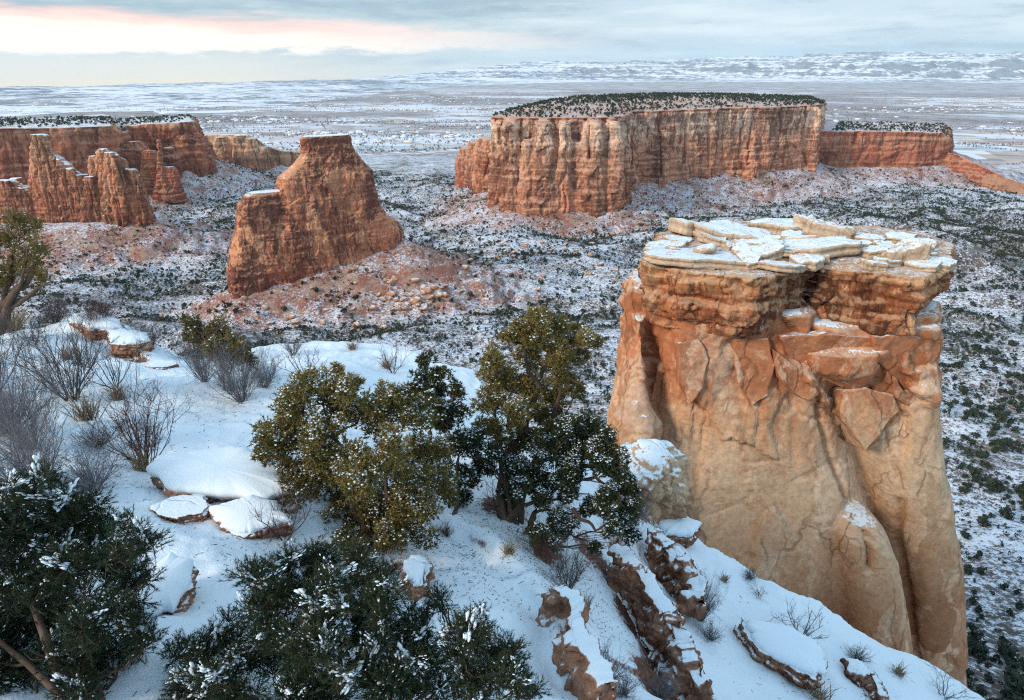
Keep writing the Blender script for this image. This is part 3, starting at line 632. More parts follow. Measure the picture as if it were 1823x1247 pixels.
# --- the big flat mesa
def top_at(P, zt, dome, seed):
    d, _, ins = seg_dist(P[:, 0], P[:, 1], MESA)
    return zt
def mesa_comp(P, ztop, zbase, K, batter, dome, capz=6, seed=1, ring=9):
    Q = resample(P, K); L = [(zbase, grow(Q, batter)), (zbase + (ztop - zbase) * 0.35, grow(Q, batter * 0.55)), (zbase + (ztop - zbase) * 0.75, grow(Q, batter * 0.1)), (ztop - capz, Q), (ztop - capz + .1, grow(Q, 1.5)), (ztop, grow(Q, 1.0))]
    c = plan([(1075, 1190)])[0]
    for f in np.linspace(0.06, 0.9, ring): L.append((ztop + dome * sstep(f, -0.05, 0.5) + 0.3, Q * (1 - f) + c * f))
    return loft(L)
mesa = empty('mesa', (*MESA.mean(0), -170), 'long flat topped buff and orange sandstone mesa with scrub along its top', 'mesa')
comps = [mesa_comp(MESA, -54, -190, 260, 9, 10)]
for u, D, dz, rw, rd in [(888, 862, -6, 11, 13), (908, 846, -2, 11, 12), (938, 838, -22, 8, 10), (966, 840, -1, 14, 14), (1002, 842, -4, 11, 12), (1026, 848, -26, 9, 12), (1052, 846, -1, 14, 14), (1086, 854, -3, 12, 13),
                         (1104, 880, -30, 12, 14), (1118, 950, -10, 9, 10), (1175, 1006, -26, 9, 9), (1330, 1080, -60, 14, 8), (1432, 1158, -2, 13, 10)]:
    c = PD(u, 300, D)[:2]; zt = -55 + dz
    comps.append(loft([(-195, sell(c[0], c[1] - 6, rw * 1.5, rd * 1.6, 2.4)), (-130, sell(c[0], c[1] - 3, rw * 1.15, rd * 1.25, 2.6)), (zt - 22, sell(c[0], c[1], rw, rd, 2.8)), (zt - 5, sell(c[0], c[1], rw * .8, rd * .9, 2.8)), (zt, sell(c[0], c[1] + 1, rw * .55, rd * .6, 2.5))]))
for u0, D0, vt in [(868, 1010, 246), (850, 1130, 252), (834, 1190, 262)]:
    c = PD(u0, 300, D0); zt = PD(u0, vt, D0)[2]
    comps.append(loft([(-205, sell(c[0], c[1] + 10, 24, 40)), (zt - 20, sell(c[0], c[1] + 8, 19, 38)), (zt, sell(c[0] + 2, c[1] + 8, 14, 34))]))
MCR = [(np.array([PD(u, v, D)[[0, 2]] for u, v in L_]), 1.6, 7.0) for D, L_ in [(845, [(929, 212), (926, 250), (930, 300)]), (842, [(986, 206), (990, 260), (984, 320)]), (846, [(1045, 196), (1044, 240), (1047, 280)]), (855, [(1078, 205), (1077, 250), (1070, 290)]), (975, [(1120, 198), (1118, 240), (1116, 286)]), (1010, [(1175, 204), (1170, 250), (1174, 312)]),
      (1050, [(1264, 205), (1262, 250), (1260, 298)]), (1085, [(1318, 230), (1312, 300)]), (1090, [(1346, 186), (1338, 230), (1324, 290)]), (1105, [(1394, 186), (1392, 240)]), (1140, [(1434, 190), (1430, 250), (1438, 296)]), (1030, [(1222, 215), (1220, 290)])]]
mesa_ob, V, F = rock('rock_wall', comps, 1.25, 18, 202, M['mesa'], mesa, 1, block=0.05, crack=0.06, beds=0.03, rough=0.014, joint=0.06, topf=0.05, plates=0.05, col=0.26, colS=1.9, facet=.07, fS=.9, cracks=MCR)
mesa_bvh = BVHTree.FromPolygons([tuple(v) for v in V], [tuple(f) for f in F])
# --- walls that follow a plan line, with a height of their own at each point
def wall_comp(pts, zbase, thick, K=90, batter=5, cap=0.0):
    """pts: (u, v of the rim, D): front line; the solid runs back by thick"""
    P = np.array([PD(u, v, D) for u, v, D in pts]); s = np.r_[0, np.cumsum(np.linalg.norm(np.diff(P[:, :2], axis=0), axis=1))]; q = np.linspace(0, s[-1], K)
    X, Yy, Z = [np.interp(q, s, P[:, k]) for k in range(3)]
    V = []
    for dy, dz in ((-batter, None), (-batter * .5, .45), (0, 0.93), (0.5, 1.0), (thick * .3, 1.01), (thick, 1.015), (thick, None)):
        V.append(np.stack([X * (1 + max(dy, 0) / Yy), Yy + dy, np.full(K, zbase) if dz is None else zbase + (Z - zbase) * dz], -1))
    V = np.stack(V, 1); m = V.shape[1]; i = np.arange(K - 1)[:, None] * m; j = np.arange(m)[None]; k = (j + 1) % m
    F4 = np.stack([i + j, i + k, i + m + k, i + m + j], -1).reshape(-1, 4)[:, ::-1]; Vf = V.reshape(-1, 3)
    e0 = np.arange(m); a = len(Vf); Vf = np.r_[Vf, [V[0].mean(0)], [V[-1].mean(0)]]
    F3 = np.r_[np.stack([e0, (e0 + 1) % m, e0 * 0 + a], -1)[:, ::-1], np.stack([e0 + (K - 1) * m, (e0 + 1) % m + (K - 1) * m, e0 * 0 + a + 1], -1)]
    return Vf, F3, F4
comps = [wall_comp([(1455, 234, 1225), (1560, 234, 1235), (1640, 236, 1240), (1676, 237, 1250), (1688, 246, 1262), (1692, 274, 1266)], -200, 190),
         wall_comp([(1684, 272, 1262), (1712, 280, 1240), (1745, 296, 1210), (1790, 318, 1180), (1850, 336, 1150), (1990, 352, 1120)], -215, 7, batter=55)]
rw = empty('canyon_wall', (*RWALL.mean(0), -170), 'lower dark red cliff wall behind the right end of the mesa', 'cliff')
rw_ob, V, F = rock('rock_wall', comps, 1.6, 26, 303, M['wall_r'], rw, 1, block=0.05, crack=0.05, beds=0.025, rough=0.02, joint=0.06, topf=0.05, plates=0.05, col=0.10, facet=.08, fS=.9)
rw_bvh = BVHTree.FromPolygons([tuple(v) for v in V], [tuple(f) for f in F])
comps = [wall_comp([(-420, 232, 800), (-120, 229, 870), (0, 229, 900), (70, 229, 925), (140, 227, 955), (200, 225, 1000), (218, 238, 1030), (226, 232, 1042)], -190, 170),
         wall_comp([(205, 227, 1030), (232, 225, 1110), (262, 221, 1118), (330, 218, 1130), (343, 217, 1150), (350, 226, 1175), (362, 248, 1190), (380, 282, 1225), (396, 306, 1250)], -200, 130)]
for u, v, D, r in [(150, 240, 965, 10), (236, 252, 1030, 12), (262, 268, 1050, 11), (300, 262, 1110, 10), (340, 226, 1150, 13), (362, 255, 1180, 10)]:
    c = PD(u, v, D); comps.append(loft([(-190, sell(c[0], c[1], r * 1.8, r * 2)), (-130, sell(c[0], c[1], r * 1.3, r * 1.5)), (c[2] - 12, sell(c[0], c[1], r, r * 1.2)), (c[2], sell(c[0], c[1], r * .5, r * .7))]))
lw = empty('canyon_wall', (*LWALL.mean(0), -160), 'long dark red cliff wall with snowy scrub on top at the left edge', 'cliff')
lw_ob, V, F = rock('rock_wall', comps, 1.5, 28, 404, M['wall_l'], lw, 1, block=0.06, crack=0.06, beds=0.025, rough=0.02, joint=0.09, topf=0.05, plates=0.05, col=0.20, facet=.08, fS=.9)
lw_bvh = BVHTree.FromPolygons([tuple(v) for v in V], [tuple(f) for f in F])
comps = [wall_comp([(360, 242, 1420), (395, 241, 1400), (440, 242, 1385), (458, 250, 1390), (475, 262, 1395), (492, 268, 1400), (530, 272, 1430), (552, 290, 1450)], -240, 18, batter=10)]
for u, v, D, r in [(395, 244, 1400, 14), (425, 241, 1388, 13), (447, 246, 1384, 12), (470, 262, 1390, 11)]:
    c = PD(u, v, D); comps.append(loft([(-240, sell(c[0], c[1], r * 1.8, r * 2)), (-160, sell(c[0], c[1], r * 1.3, r * 1.4)), (c[2], sell(c[0], c[1], r * .7, r))]))
bf = empty('cliff', (*BUFF.mean(0), -200), 'pale buff cliff with rounded columns between the left wall and the butte', 'cliff')
rock('rock_wall', comps, 1.8, 28, 505, M['buff'], bf, 1, block=0.06, crack=0.06, beds=0.02, rough=0.02, joint=0.09, topf=0.1, plates=0.05, col=0.35, colS=.8)
# --- the cluster of spires at the left
D0 = 672
sp_t = [pxcol([(240, 50, 72), (243, 46, 80), (247, 50, 76), (262, 50, 82), (280, 48, 94), (293, 46, 112), (310, 42, 128), (345, 36, 152), (380, 36, 160), (420, 40, 160), (450, 40, 160)], D0, [5, 6, 5, 6, 8, 9, 11, 13, 15, 16, 16]),
        pxcol([(322, -12, 14), (328, -20, 24), (345, -30, 46), (370, -40, 56), (420, -60, 66), (450, -60, 70)], D0 - 5, [5, 7, 10, 12, 14, 15]),
        pxcol([(318, 14, 34), (335, 8, 44), (420, 0, 60), (450, 0, 60)], D0 + 6, [4, 7, 14, 15]),
        pxcol([(312, 130, 152), (318, 126, 156), (360, 122, 164), (410, 116, 172), (450, 112, 176)], D0 + 4, [5, 7, 10, 12, 13]),
        pxcol([(300, 98, 124), (306, 94, 130), (345, 90, 150), (420, 84, 172), (450, 80, 176)], D0 + 1, [4, 6, 9, 13, 14])]
sp = empty('rock_spire', (*PD(70, 420, D0)[:2], -150), 'tall capped buff spire with flared fluted base at the left edge', 'rock spire')
rock('rock_body', sp_t, 0.75, 11, 606, M['spires'], sp, 1, block=0.09, crack=0.09, beds=0.02, rough=0.03, joint=0.14, plates=0.05, col=0.22, colS=.55, facet=.10, fS=.6)
sp_g = [pxcol([(266, 172, 186), (272, 166, 192), (285, 163, 196), (330, 160, 200), (420, 156, 210), (450, 156, 214)], D0 + 2, [4, 6, 8, 10, 13, 14]),
        pxcol([(272, 182, 200), (279, 178, 208), (300, 178, 214), (350, 176, 222), (420, 172, 232), (450, 172, 232)], D0 - 4, [4, 6, 8, 10, 13, 14]),
        pxcol([(280, 202, 210), (286, 200, 216), (320, 200, 224), (420, 196, 240), (450, 196, 244)], D0 + 1, [3, 5, 7, 12, 13]),
        pxcol([(278, 160, 168), (288, 158, 174), (420, 150, 190), (450, 150, 190)], D0 + 6, [3, 5, 11, 12]),
        pxcol([(302, 222, 236), (306, 218, 241), (330, 216, 248), (370, 210, 256), (400, 206, 264), (425, 200, 268), (450, 200, 270)], D0 + 2, [4, 6, 8, 11, 13, 14, 15]),
        pxcol([(316, 146, 162), (322, 142, 166), (420, 136, 186), (450, 134, 190)], D0 - 1, [4, 6, 13, 14])]
sg = empty('rock_spire', (*PD(205, 420, D0)[:2], -150), 'group of fluted rounded columns with snowy tops right of the capped spire', 'rock spire')
rock('rock_body', sp_g, 0.75, 11, 707, M['spires'], sg, 1, block=0.09, crack=0.09, beds=0.02, rough=0.03, joint=0.14, plates=0.05, col=0.22, colS=.55, facet=.10, fS=.6)
th = empty('rock_spire', (*PD(285, 330, 985)[:2], -160), 'thin needle of red rock standing before the left wall', 'rock spire')
rock('rock_body', [pxcol([(249, 277, 282), (253, 276, 285), (290, 278, 288), (318, 276, 292), (340, 270, 300), (360, 262, 312)], 985, [3, 4, 5, 6, 8, 10]),
                   pxcol([(298, 288, 306), (306, 284, 312), (340, 276, 318), (362, 270, 326)], 990, [5, 8, 12, 14]), pxcol([(268, 254, 266), (275, 250, 272), (340, 240, 282), (362, 236, 290)], 1000, [4, 7, 12, 14])], 0.9, 12, 808, M['wall_l'], th, 1, block=0.12, crack=0.1, beds=0.04, joint=0.1)
# ------------------------------------------------------------------ the near pinnacle
PINC = [(0.0, (0.26, 0.115, 0.062)), (0.30, (0.39, 0.205, 0.115)), (0.50, (0.55, 0.35, 0.21)), (0.66, (0.62, 0.43, 0.275)), (0.77, (0.59, 0.365, 0.215)), (0.86, (0.46, 0.185, 0.09)), (1.0, (0.46, 0.19, 0.095))]  # lowest stops browner and darker: light falling off down the face, painted in
CAPC = [(0.0, (0.42, 0.17, 0.085)), (0.35, (0.38, 0.14, 0.065)), (0.55, (0.34, 0.12, 0.055)), (0.75, (0.42, 0.19, 0.09)), (0.92, (0.50, 0.28, 0.15)), (1.0, (0.58, 0.44, 0.31))]
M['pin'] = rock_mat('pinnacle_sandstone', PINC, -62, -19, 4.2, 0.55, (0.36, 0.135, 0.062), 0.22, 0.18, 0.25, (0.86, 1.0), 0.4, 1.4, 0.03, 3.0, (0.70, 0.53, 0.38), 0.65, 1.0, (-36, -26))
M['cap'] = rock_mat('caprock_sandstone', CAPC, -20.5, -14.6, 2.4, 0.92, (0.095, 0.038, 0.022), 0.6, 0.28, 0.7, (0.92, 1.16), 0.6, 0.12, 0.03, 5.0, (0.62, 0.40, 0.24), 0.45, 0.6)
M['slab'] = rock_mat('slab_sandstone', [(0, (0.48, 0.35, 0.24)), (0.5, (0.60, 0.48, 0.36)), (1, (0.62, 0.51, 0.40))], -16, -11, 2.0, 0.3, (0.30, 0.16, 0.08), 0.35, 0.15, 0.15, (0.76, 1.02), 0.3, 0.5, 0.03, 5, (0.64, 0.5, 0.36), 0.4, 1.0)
def pxc(levels, Dc, half, n=2.4, K=64):
    """like pxcol, with the outline traced at the middle of the piece"""
    L = []
    for q, lv in enumerate(levels):
        v, ul, ur = lv[:3]; b = half[q] if isinstance(half, (list, tuple)) else half; D = Dc[q] if isinstance(Dc, (list, tuple)) else Dc
        pl, pr = PD(ul, v, D), PD(ur, v, D); L.append((pl[2], sell((pl[0] + pr[0]) / 2, D, abs(pr[0] - pl[0]) / 2, b, n, 0, K)))
    return loft(L)
pin = empty('rock_pinnacle', (*PD(1400, 800, 62)[:2], -85), 'huge buff and orange sandstone pinnacle with a dark overhanging cap just beyond the rim', 'rock pinnacle')
body = [pxc([(508, 1128, 1420), (575, 1126, 1440), (596, 1122, 1466), (650, 1116, 1462), (700, 1105, 1468), (760, 1090, 1484), (850, 1072, 1512), (950, 1060, 1524), (1050, 1052, 1520), (1150, 1050, 1515), (1240, 1050, 1512), (1560, 1045, 1505)],
            62, [8.9, 8.9, 8.9, 9, 9.3, 9.9, 10.8, 11.5, 12, 12.4, 12.6, 13], 3.0),
        pxc([(512, 1424, 1628), (570, 1424, 1640), (600, 1424, 1641), (650, 1426, 1641), (700, 1446, 1637), (760, 1474, 1640), (850, 1502, 1646), (900, 1508, 1655), (950, 1512, 1660), (1050, 1518, 1663), (1150, 1524, 1664), (1240, 1530, 1664), (1560, 1520, 1680)],
            62, [8.0, 8.0, 8.0, 8.0, 8.2, 8.5, 9.2, 9.6, 10, 10.6, 11, 11.2, 11.5], 2.4),
        pxc([(902, 1512, 1540), (915, 1490, 1556), (935, 1478, 1572), (1000, 1482, 1592), (1080, 1490, 1604), (1170, 1504, 1614), (1300, 1510, 1625), (1500, 1510, 1640)], [53.4, 53, 52.8, 52.6, 52.4, 52.2, 52, 52], [1.2, 2.4, 3.2, 4, 4.6, 5, 5.4, 6], 2.3),
        pxc([(556, 1396, 1556), (590, 1392, 1560), (606, 1398, 1558), (640, 1425, 1545), (668, 1468, 1532), (692, 1500, 1520)], [57.2, 56.6, 56.0, 55.6, 55.8, 56], [3.0, 3.0, 3.2, 3.0, 2.4, 1.4], 3.6),
        pxc([(625, 1378, 1408), (660, 1385, 1440), (700, 1420, 1470), (722, 1440, 1468)], [54.6, 54.4, 55, 56], [1.2, 2.0, 2.0, 1.4], 3),
        pxc([(556, 1556, 1640), (586, 1552, 1648), (630, 1556, 1642), (655, 1590, 1640), (690, 1606, 1641), (700, 1616, 1638)], 57.6, [4.2, 4.2, 4.4, 4, 3.4, 2], 4),
        pxc([(655, 1588, 1644), (668, 1584, 1646), (685, 1600, 1644), (700, 1612, 1640)], 56.4, [3.5, 4, 3.6, 3], 3),
        pxc([(556, 1118, 1148), (600, 1116, 1146), (680, 1104, 1150), (740, 1090, 1160), (820, 1072, 1180), (1000, 1050, 1240)], [58, 57.5, 56, 54.5, 53.5, 52.5], [2.6, 3, 3.4, 4, 5, 6], 2.3),
        pxc([(498, 1134, 1160), (504, 1122, 1168), (520, 1114, 1172), (556, 1116, 1166), (572, 1126, 1156)], 59, [1.6, 2.4, 2.8, 2.8, 1.8], 2.6),
        pxc([(705, 1122, 1136), (728, 1104, 1158), (745, 1090, 1168), (785, 1090, 1166), (800, 1094, 1158)], 53.2, [.6, 1.6, 2.2, 2.4, 2.2], 3)]
CRK = [([(1372, 598), (1385, 640), (1402, 662), (1430, 690), (1450, 702)], .2, .5), ([(1448, 690), (1462, 740), (1476, 800), (1500, 860), (1514, 905), (1508, 960)], .26, 1.0), ([(1497, 690), (1490, 735), (1502, 775), (1532, 806)], .18, .45),
       ([(1190, 590), (1200, 640), (1230, 682), (1226, 725)], .16, .3), ([(1322, 600), (1336, 640), (1326, 680), (1348, 722), (1338, 790)], .16, .3), ([(1142, 570), (1160, 610), (1168, 690), (1152, 770)], .25, .55),
       ([(1560, 702), (1576, 760), (1588, 806), (1604, 860)], .18, .35), ([(1256, 715), (1246, 790), (1228, 850)], .15, .25), ([(1606, 900), (1602, 980), (1612, 1060), (1622, 1190)], .3, .9), ([(1558, 640), (1590, 662), (1616, 700), (1640, 712)], .2, .5),
       ([(1400, 700), (1420, 735), (1460, 748)], .16, .3), ([(1290, 800), (1330, 815), (1390, 806)], .13, .16), ([(1250, 900), (1310, 880), (1330, 860)], .13, .16)]
CRK = [(np.array([PD(u, v, 53.5)[[0, 2]] for u, v in L_]), w_, dp) for L_, w_, dp in CRK]
pb, pV, pF = rock('rock_body', body, 0.22, 6.5, 909, M['pin'], pin, 1, block=0.03, crack=0.02, beds=0.006, rough=0.010, joint=0.02, zs=0.45, plates=0.035, facet=.085, fS=.9, zmask=(-34, -25, .30), cracks=CRK, tilt=(0.12, 0), bedf=2.0)
def block(name, poly, D, lean, back, seed, bev=.14):
    """one fracture block: a flat faced prism with worn edges; D at its middle, lean = how the face tilts with height and width"""
    import bmesh
    cv = np.mean([q[1] for q in poly]); cu = np.mean([q[0] for q in poly]); bm = bmesh.new(); fr, bk = [], []
    for u, v in poly:
        d_ = D + lean[0] * (v - cv) / 100 + lean[1] * (u - cu) / 100; fr.append(bm.verts.new(PD(u, v, d_))); q = PD(u, v, d_); bk.append(bm.verts.new(q + np.array([0, back, -.25 * back])))
    bm.faces.new(fr); bm.faces.new(bk[::-1]); n = len(poly)
    for k in range(n): bm.faces.new([fr[k], bk[k], bk[(k + 1) % n], fr[(k + 1) % n]])
    bmesh.ops.recalc_face_normals(bm, faces=bm.faces[:]); bmesh.ops.bevel(bm, geom=bm.edges[:], offset=bev, segments=2, affect='EDGES', profile=.6)
    bmesh.ops.triangulate(bm, faces=bm.faces[:]); bmesh.ops.subdivide_edges(bm, edges=[e for e in bm.edges if e.calc_length() > .9], cuts=3, use_grid_fill=True)
    V = np.array([v.co[:] for v in bm.verts]); N_ = np.array([v.normal[:] for v in bm.verts]); V = V + N_ * (fbm(V / 1.6, 4, seed) * .16 + .06 * np.floor(fbm(V / 2.2, 2, seed + 2) * 6))[:, None]
    for v, c in zip(bm.verts, V): v.co = c
    me = bpy.data.meshes.new(name); bm.to_mesh(me); bm.free(); return link(name, me, M['pin'], pin)
for q, (poly, D, lean, back) in enumerate([
        ([(1392, 600), (1470, 594), (1556, 602), (1550, 640), (1522, 676), (1500, 692), (1468, 676), (1438, 652), (1404, 638)], 53.0, (1.3, .3), 4),
        ([(1558, 600), (1602, 596), (1648, 604), (1645, 642), (1637, 668), (1612, 692), (1586, 664), (1557, 640)], 53.2, (1.6, .8), 4),
        ([(1380, 624), (1404, 642), (1440, 674), (1458, 702), (1440, 714), (1410, 702), (1386, 668)], 52.3, (-.6, .6), 3),
        ([(1500, 698), (1542, 690), (1590, 704), (1604, 732), (1574, 764), (1542, 806), (1522, 774), (1496, 742)], 53.0, (-1.2, .4), 4),
        ([(1206, 612), (1244, 600), (1264, 642), (1250, 690), (1228, 722), (1212, 682)], 52.6, (-.9, .2), 3),
        ([(1302, 604), (1368, 602), (1380, 652), (1370, 704), (1340, 726), (1316, 684)], 52.5, (-.9, -.2), 3),
        ([(1590, 668), (1616, 700), (1642, 684), (1646, 712), (1616, 724), (1592, 704)], 53.4, (-1, .6), 3)]):
    block('fracture_block', poly, D + .3, lean, back, 950 + q)
CL = plan([(1140, 57), (1150, 55), (1215, 53), (1290, 52), (1348, 51.2), (1384, 52.0), (1410, 53.8), (1446, 55.6), (1446, 64), (1430, 73), (1330, 74), (1220, 72), (1165, 67), (1141, 60.5)], 490)
CR = plan([(1446, 60), (1448, 55.6), (1500, 54.6), (1555, 53.6), (1620, 52.3), (1652, 52.2), (1676, 54.5), (1690, 58), (1688, 63), (1640, 68), (1560, 71), (1420, 73), (1380, 70), (1400, 64)], 490)
def plate(P, z0, z1, g, K=150, r=0.25, skew=None):
    Q = resample(P, K)
    if skew is not None: Q = Q + np.array(skew)
    return loft([(z0, grow(Q, g - r)), (z0 + r * .8, grow(Q, g)), (z1 - r * .8, grow(Q, g)), (z1, grow(Q, g - r))])
def shrink_right(P, k):
    Q = P.copy(); xm = plan([(1600, 57)], 490)[0, 0]; w_ = np.clip((Q[:, 0] - xm) / 3.0, 0, 1); Q[:, 0] -= w_ * k; return Q
cap = [plate(CL, -17.1, -15.1, 0.0), plate(CL, -19.45, -17.3, -0.25), plate(grow(resample(CL, 80), -0.8), -20.5, -15.5, 0), plate(CL, -18.3, -17.4, -0.1),
       plate(CR, -16.4, -15.3, 0.15), plate(CR, -18.6, -16.5, -0.1), plate(shrink_right(CR, 1.2), -20.6, -18.7, -0.3), plate(grow(resample(shrink_right(CR, 1.8), 80), -0.8), -22.5, -15.6, 0)]
allc = np.r_[CL[:7], CR[3:12], CL[9:]]
Q = resample(allc, 120); cc = Q.mean(0) + np.array([-4.0, 2.0])
for f0, f1, z0, z1 in ((0.10, 0.26, -15.4, -15.0), (0.28, 0.5, -15.0, -14.75)):
    cap.append(loft([(z0 - .8, Q * (1 - f0) + cc * f0), (z0, Q * (1 - f0) + cc * f0), (z1, Q * (1 - f1) + cc * f1)]))
cap_ob, cV, cF = rock('caprock', cap, 0.17, 2.6, 911, M['cap'], pin, 1, block=0.06, crack=0.07, beds=0.04, rough=0.018, zs=0.6, plates=0.05, facet=.12, fS=.7, fz=1.4, bedf=2.2, topf=0.8, clefts=[(PD(1446, 520, 55.4)[0], 59, 0.0, 0.16, 0.9)])
cap_bvh = BVHTree.FromPolygons([tuple(v) for v in cV], [tuple(f) for f in cF])
def drop(bvh, x, y, z0=100.0):
    h = bvh.ray_cast(Vector((x, y, z0)), Vector((0, 0, -1))); return None if h[0] is None else h[0].z
SL = [(1262, 474, 56.5, (6.6, 3.4, 0.40), 8, 'broad snowy slab plate at the left end of the pinnacle top'),
      (1232, 430, 66, (2.6, 2.6, 0.65), 20, 'squat buff slab at the back left of the pinnacle top'),
      (1310, 424, 63.5, (4.2, 3.0, 0.65), -15, 'snow dusted slab in the middle of the pile on the pinnacle'),
      (1257, 457, 57.2, (1.15, 1.1, 0.61), 0, 'small rounded buff boulder resting on the broad snowy slab'),
      (1432, 446, 59, (5.0, 3.6, 0.54), -22, 'largest flat buff slab on the pinnacle beside the dark gap'),
      (1470, 424, 64.5, (3.1, 1.2, 0.8), -28, 'long narrow block jutting up behind the largest slab'),
      (1400, 414, 67, (4.4, 2.6, 0.58), 5, 'pale slab at the very top of the pinnacle pile'),
      (1345, 458, 57.5, (3.0, 1.9, 0.54), 12, 'cracked snowy slab left of the dark gap'),
      (1606, 480, 56.5, (2.0, 1.7, 0.95), 10, 'chunky buff boulder near the right end of the pinnacle top'),
      (1548, 474, 58, (1.5, 1.3, 0.36), -10, 'small flat rock left of the chunky right boulder'),
      (1655, 500, 55.6, (2.0, 1.7, 0.36), 15, 'thin snowy slab overhanging the right tip of the pinnacle'),
      (1512, 458, 60, (2.2, 1.8, 0.36), 30, 'low stepped slab right of the largest slab'),
      (1180, 462, 60.5, (2.4, 1.8, 0.36), 10, 'thin plate at the left rim of the pinnacle'),
      (1390, 482, 54, (2.4, 1.2, 0.29), 4, 'thin ledge slab at the front corner of the pinnacle')]
for u, v, D, a, b, lab in [(1290, 440, 61, 2.2, 1.6, 'middling slab wedged behind the cracked snowy slab'), (1360, 440, 61, 1.8, 1.3, 'angular slab standing left of the dark gap'), (1205, 450, 63, 1.7, 1.5, 'angular slab behind the thin plate at the left rim'), (1330, 475, 55, 1.5, 1.0, 'broken slab piece above the front edge of the pinnacle'),
                           (1482, 470, 58.5, 1.7, 1.2, 'broken slab piece just right of the largest slab'), (1452, 472, 56.5, 1.2, .8, 'small slab beside the vertical crack at the pinnacle edge'), (1575, 492, 55.6, 1.6, 1.0, 'flat slab piece below the chunky right boulder'), (1630, 470, 61, 1.8, 1.2, 'slab behind the chunky right boulder'), (1280, 425, 68, 1.9, 1.4, 'slab at the far back left edge of the pile'), (1440, 425, 69, 2.2, 1.3, 'slab at the far back right edge of the pile'), (1240, 485, 54.2, 1.4, .8, 'thin slab at the front lip left of the corner')]:
    SL.append((u, v, D, (a, b, .34), 37 * len(SL) % 180, lab))
rq = np.random.RandomState(8)
NEARBY = ['by the left rim of the pinnacle top', 'left of the cracked slab on the pinnacle', 'right of the cracked slab on the pinnacle', 'by the right tip of the pinnacle top']
for q in range(26):
    u = rq.uniform(1185, 1650); D = rq.uniform(54.5, 66) - (2 if u > 1560 else 0); s_ = rq.uniform(.7, 1.9)
    SL.append((u, 470, D, (s_, s_ * rq.uniform(.55, .9), rq.uniform(.22, .42)), rq.uniform(0, 180), '%s broken slab %s %s' % (['small', 'narrow', 'blunt', 'flat'][q % 4], ['at the front', 'at the back'][int(D > 59.5)], NEARBY[min(3, int((u - 1185) / 117))])))
rs = np.random.RandomState(5)
for k, (u, v, D, s, rz, lab) in enumerate(SL):
    c = PD(u, v, D); zt = drop(cap_bvh, c[0], c[1])
    if zt is None: continue
    o = link('flat_rock', (boulder_mesh('flat_rock', s, 40 + k, sub=ICO3, cuts=3, rough=0.035, beds=0.05) if k == 3 else slab_mesh('flat_rock', s, 40 + k)), M['slab'])
    o.location = (c[0], c[1], (zt if zt is not None else c[2]) + s[2] * (0.65 if k in (3, 8) else .25) + (0, .14, .05, .22)[k * 7 % 4]); o.rotation_euler = (R(rs.uniform(-7, 7)), R(rs.uniform(-7, 7)), R(rz))
    tag(o, lab, 'flat rock', 'slabs piled on the pinnacle')
pm = [boulder_mesh('small_rock', (1, 0.8, 0.5), 80 + k, sub=ICO2, cuts=7, rough=0.05) for k in range(4)]
for k in range(26):
    u = rs.uniform(1200, 1660); D = rs.uniform(54, 64); p = PD(u, 470, D); zt = drop(cap_bvh, p[0], p[1])
    if zt is None: continue
    o = link('small_rock', pm[k % 4], M['slab']); s = rs.uniform(0.3, 0.8); o.scale = (s, s, s); o.rotation_euler = (0, 0, rs.uniform(0, 6)); o.location = (p[0], p[1], zt + 0.15 * s)
    tag(o, 'small snow dusted stone lying among the slabs on the pinnacle top', 'stone', 'small stones on the pinnacle top')
# ------------------------------------------------------------------ the snowy rim in the foreground
CP = [(-200, 590, 16), (0, 588, 15.5), (130, 565, 16.5), (230, 600, 15.5), (300, 650, 13.6), (400, 640, 14.5), (480, 625, 15.5), (560, 617, 16), (640, 618, 16), (700, 630, 15.5), (760, 650, 15), (840, 660, 14.5), (900, 760, 13),
      (100, 650, 12.6), (200, 700, 11), (380, 700, 11.2), (520, 680, 12.5), (620, 650, 14), (0, 740, 9.5), (120, 760, 9.3), (300, 780, 9.2), (420, 770, 9.6), (60, 850, 7.0), (250, 860, 7.4), (400, 860, 7.6), (560, 900, 7.4),
      (350, 960, 6.1), (420, 1000, 5.6), (300, 1050, 5.0), (380, 1100, 4.6), (250, 1150, 4.1), (500, 1000, 5.9), (660, 985, 6.7), (780, 930, 7.7), (900, 915, 8.8), (880, 960, 7.5), (820, 1050, 6.0), (930, 1100, 5.5), (1000, 1220, 4.9),
      (960, 960, 8.3), (1050, 1080, 7.3), (1100, 1150, 6.8), (1150, 1230, 6.3), (1000, 880, 9.6), (1100, 870, 10.8), (1170, 930, 11.3), (1250, 990, 11), (1200, 1050, 9.6), (1300, 1060, 10), (1380, 1080, 10), (1500, 1105, 10), (1420, 1150, 9.2), (1300, 1150, 8.6),
      (1300, 1230, 7.6), (1500, 1190, 9.0), (1600, 1170, 9.6), (1700, 1228, 9.4), (1550, 1240, 8.4)]
cp = np.array([PD(u, v, D) for u, v, D in CP])
ex = np.array([(-3, 2.2, -3.6), (0, 2, -3.9), (3, 2, -4.9), (6, 2.5, -6.6), (-8, 2, -3.4), (-14, 3, -3.6), (-14, 10, -4.6), (10, 3, -9.2), (12, 6, -11.5), (0, -6, -3.0), (-10, -6, -2.6), (10, -6, -5.5), (-20, 8, -4.2), (2.0, 4, -5.2), (12, 9, -12.8), (-20, 16, -5.6)], float)
cp = np.r_[cp, ex]
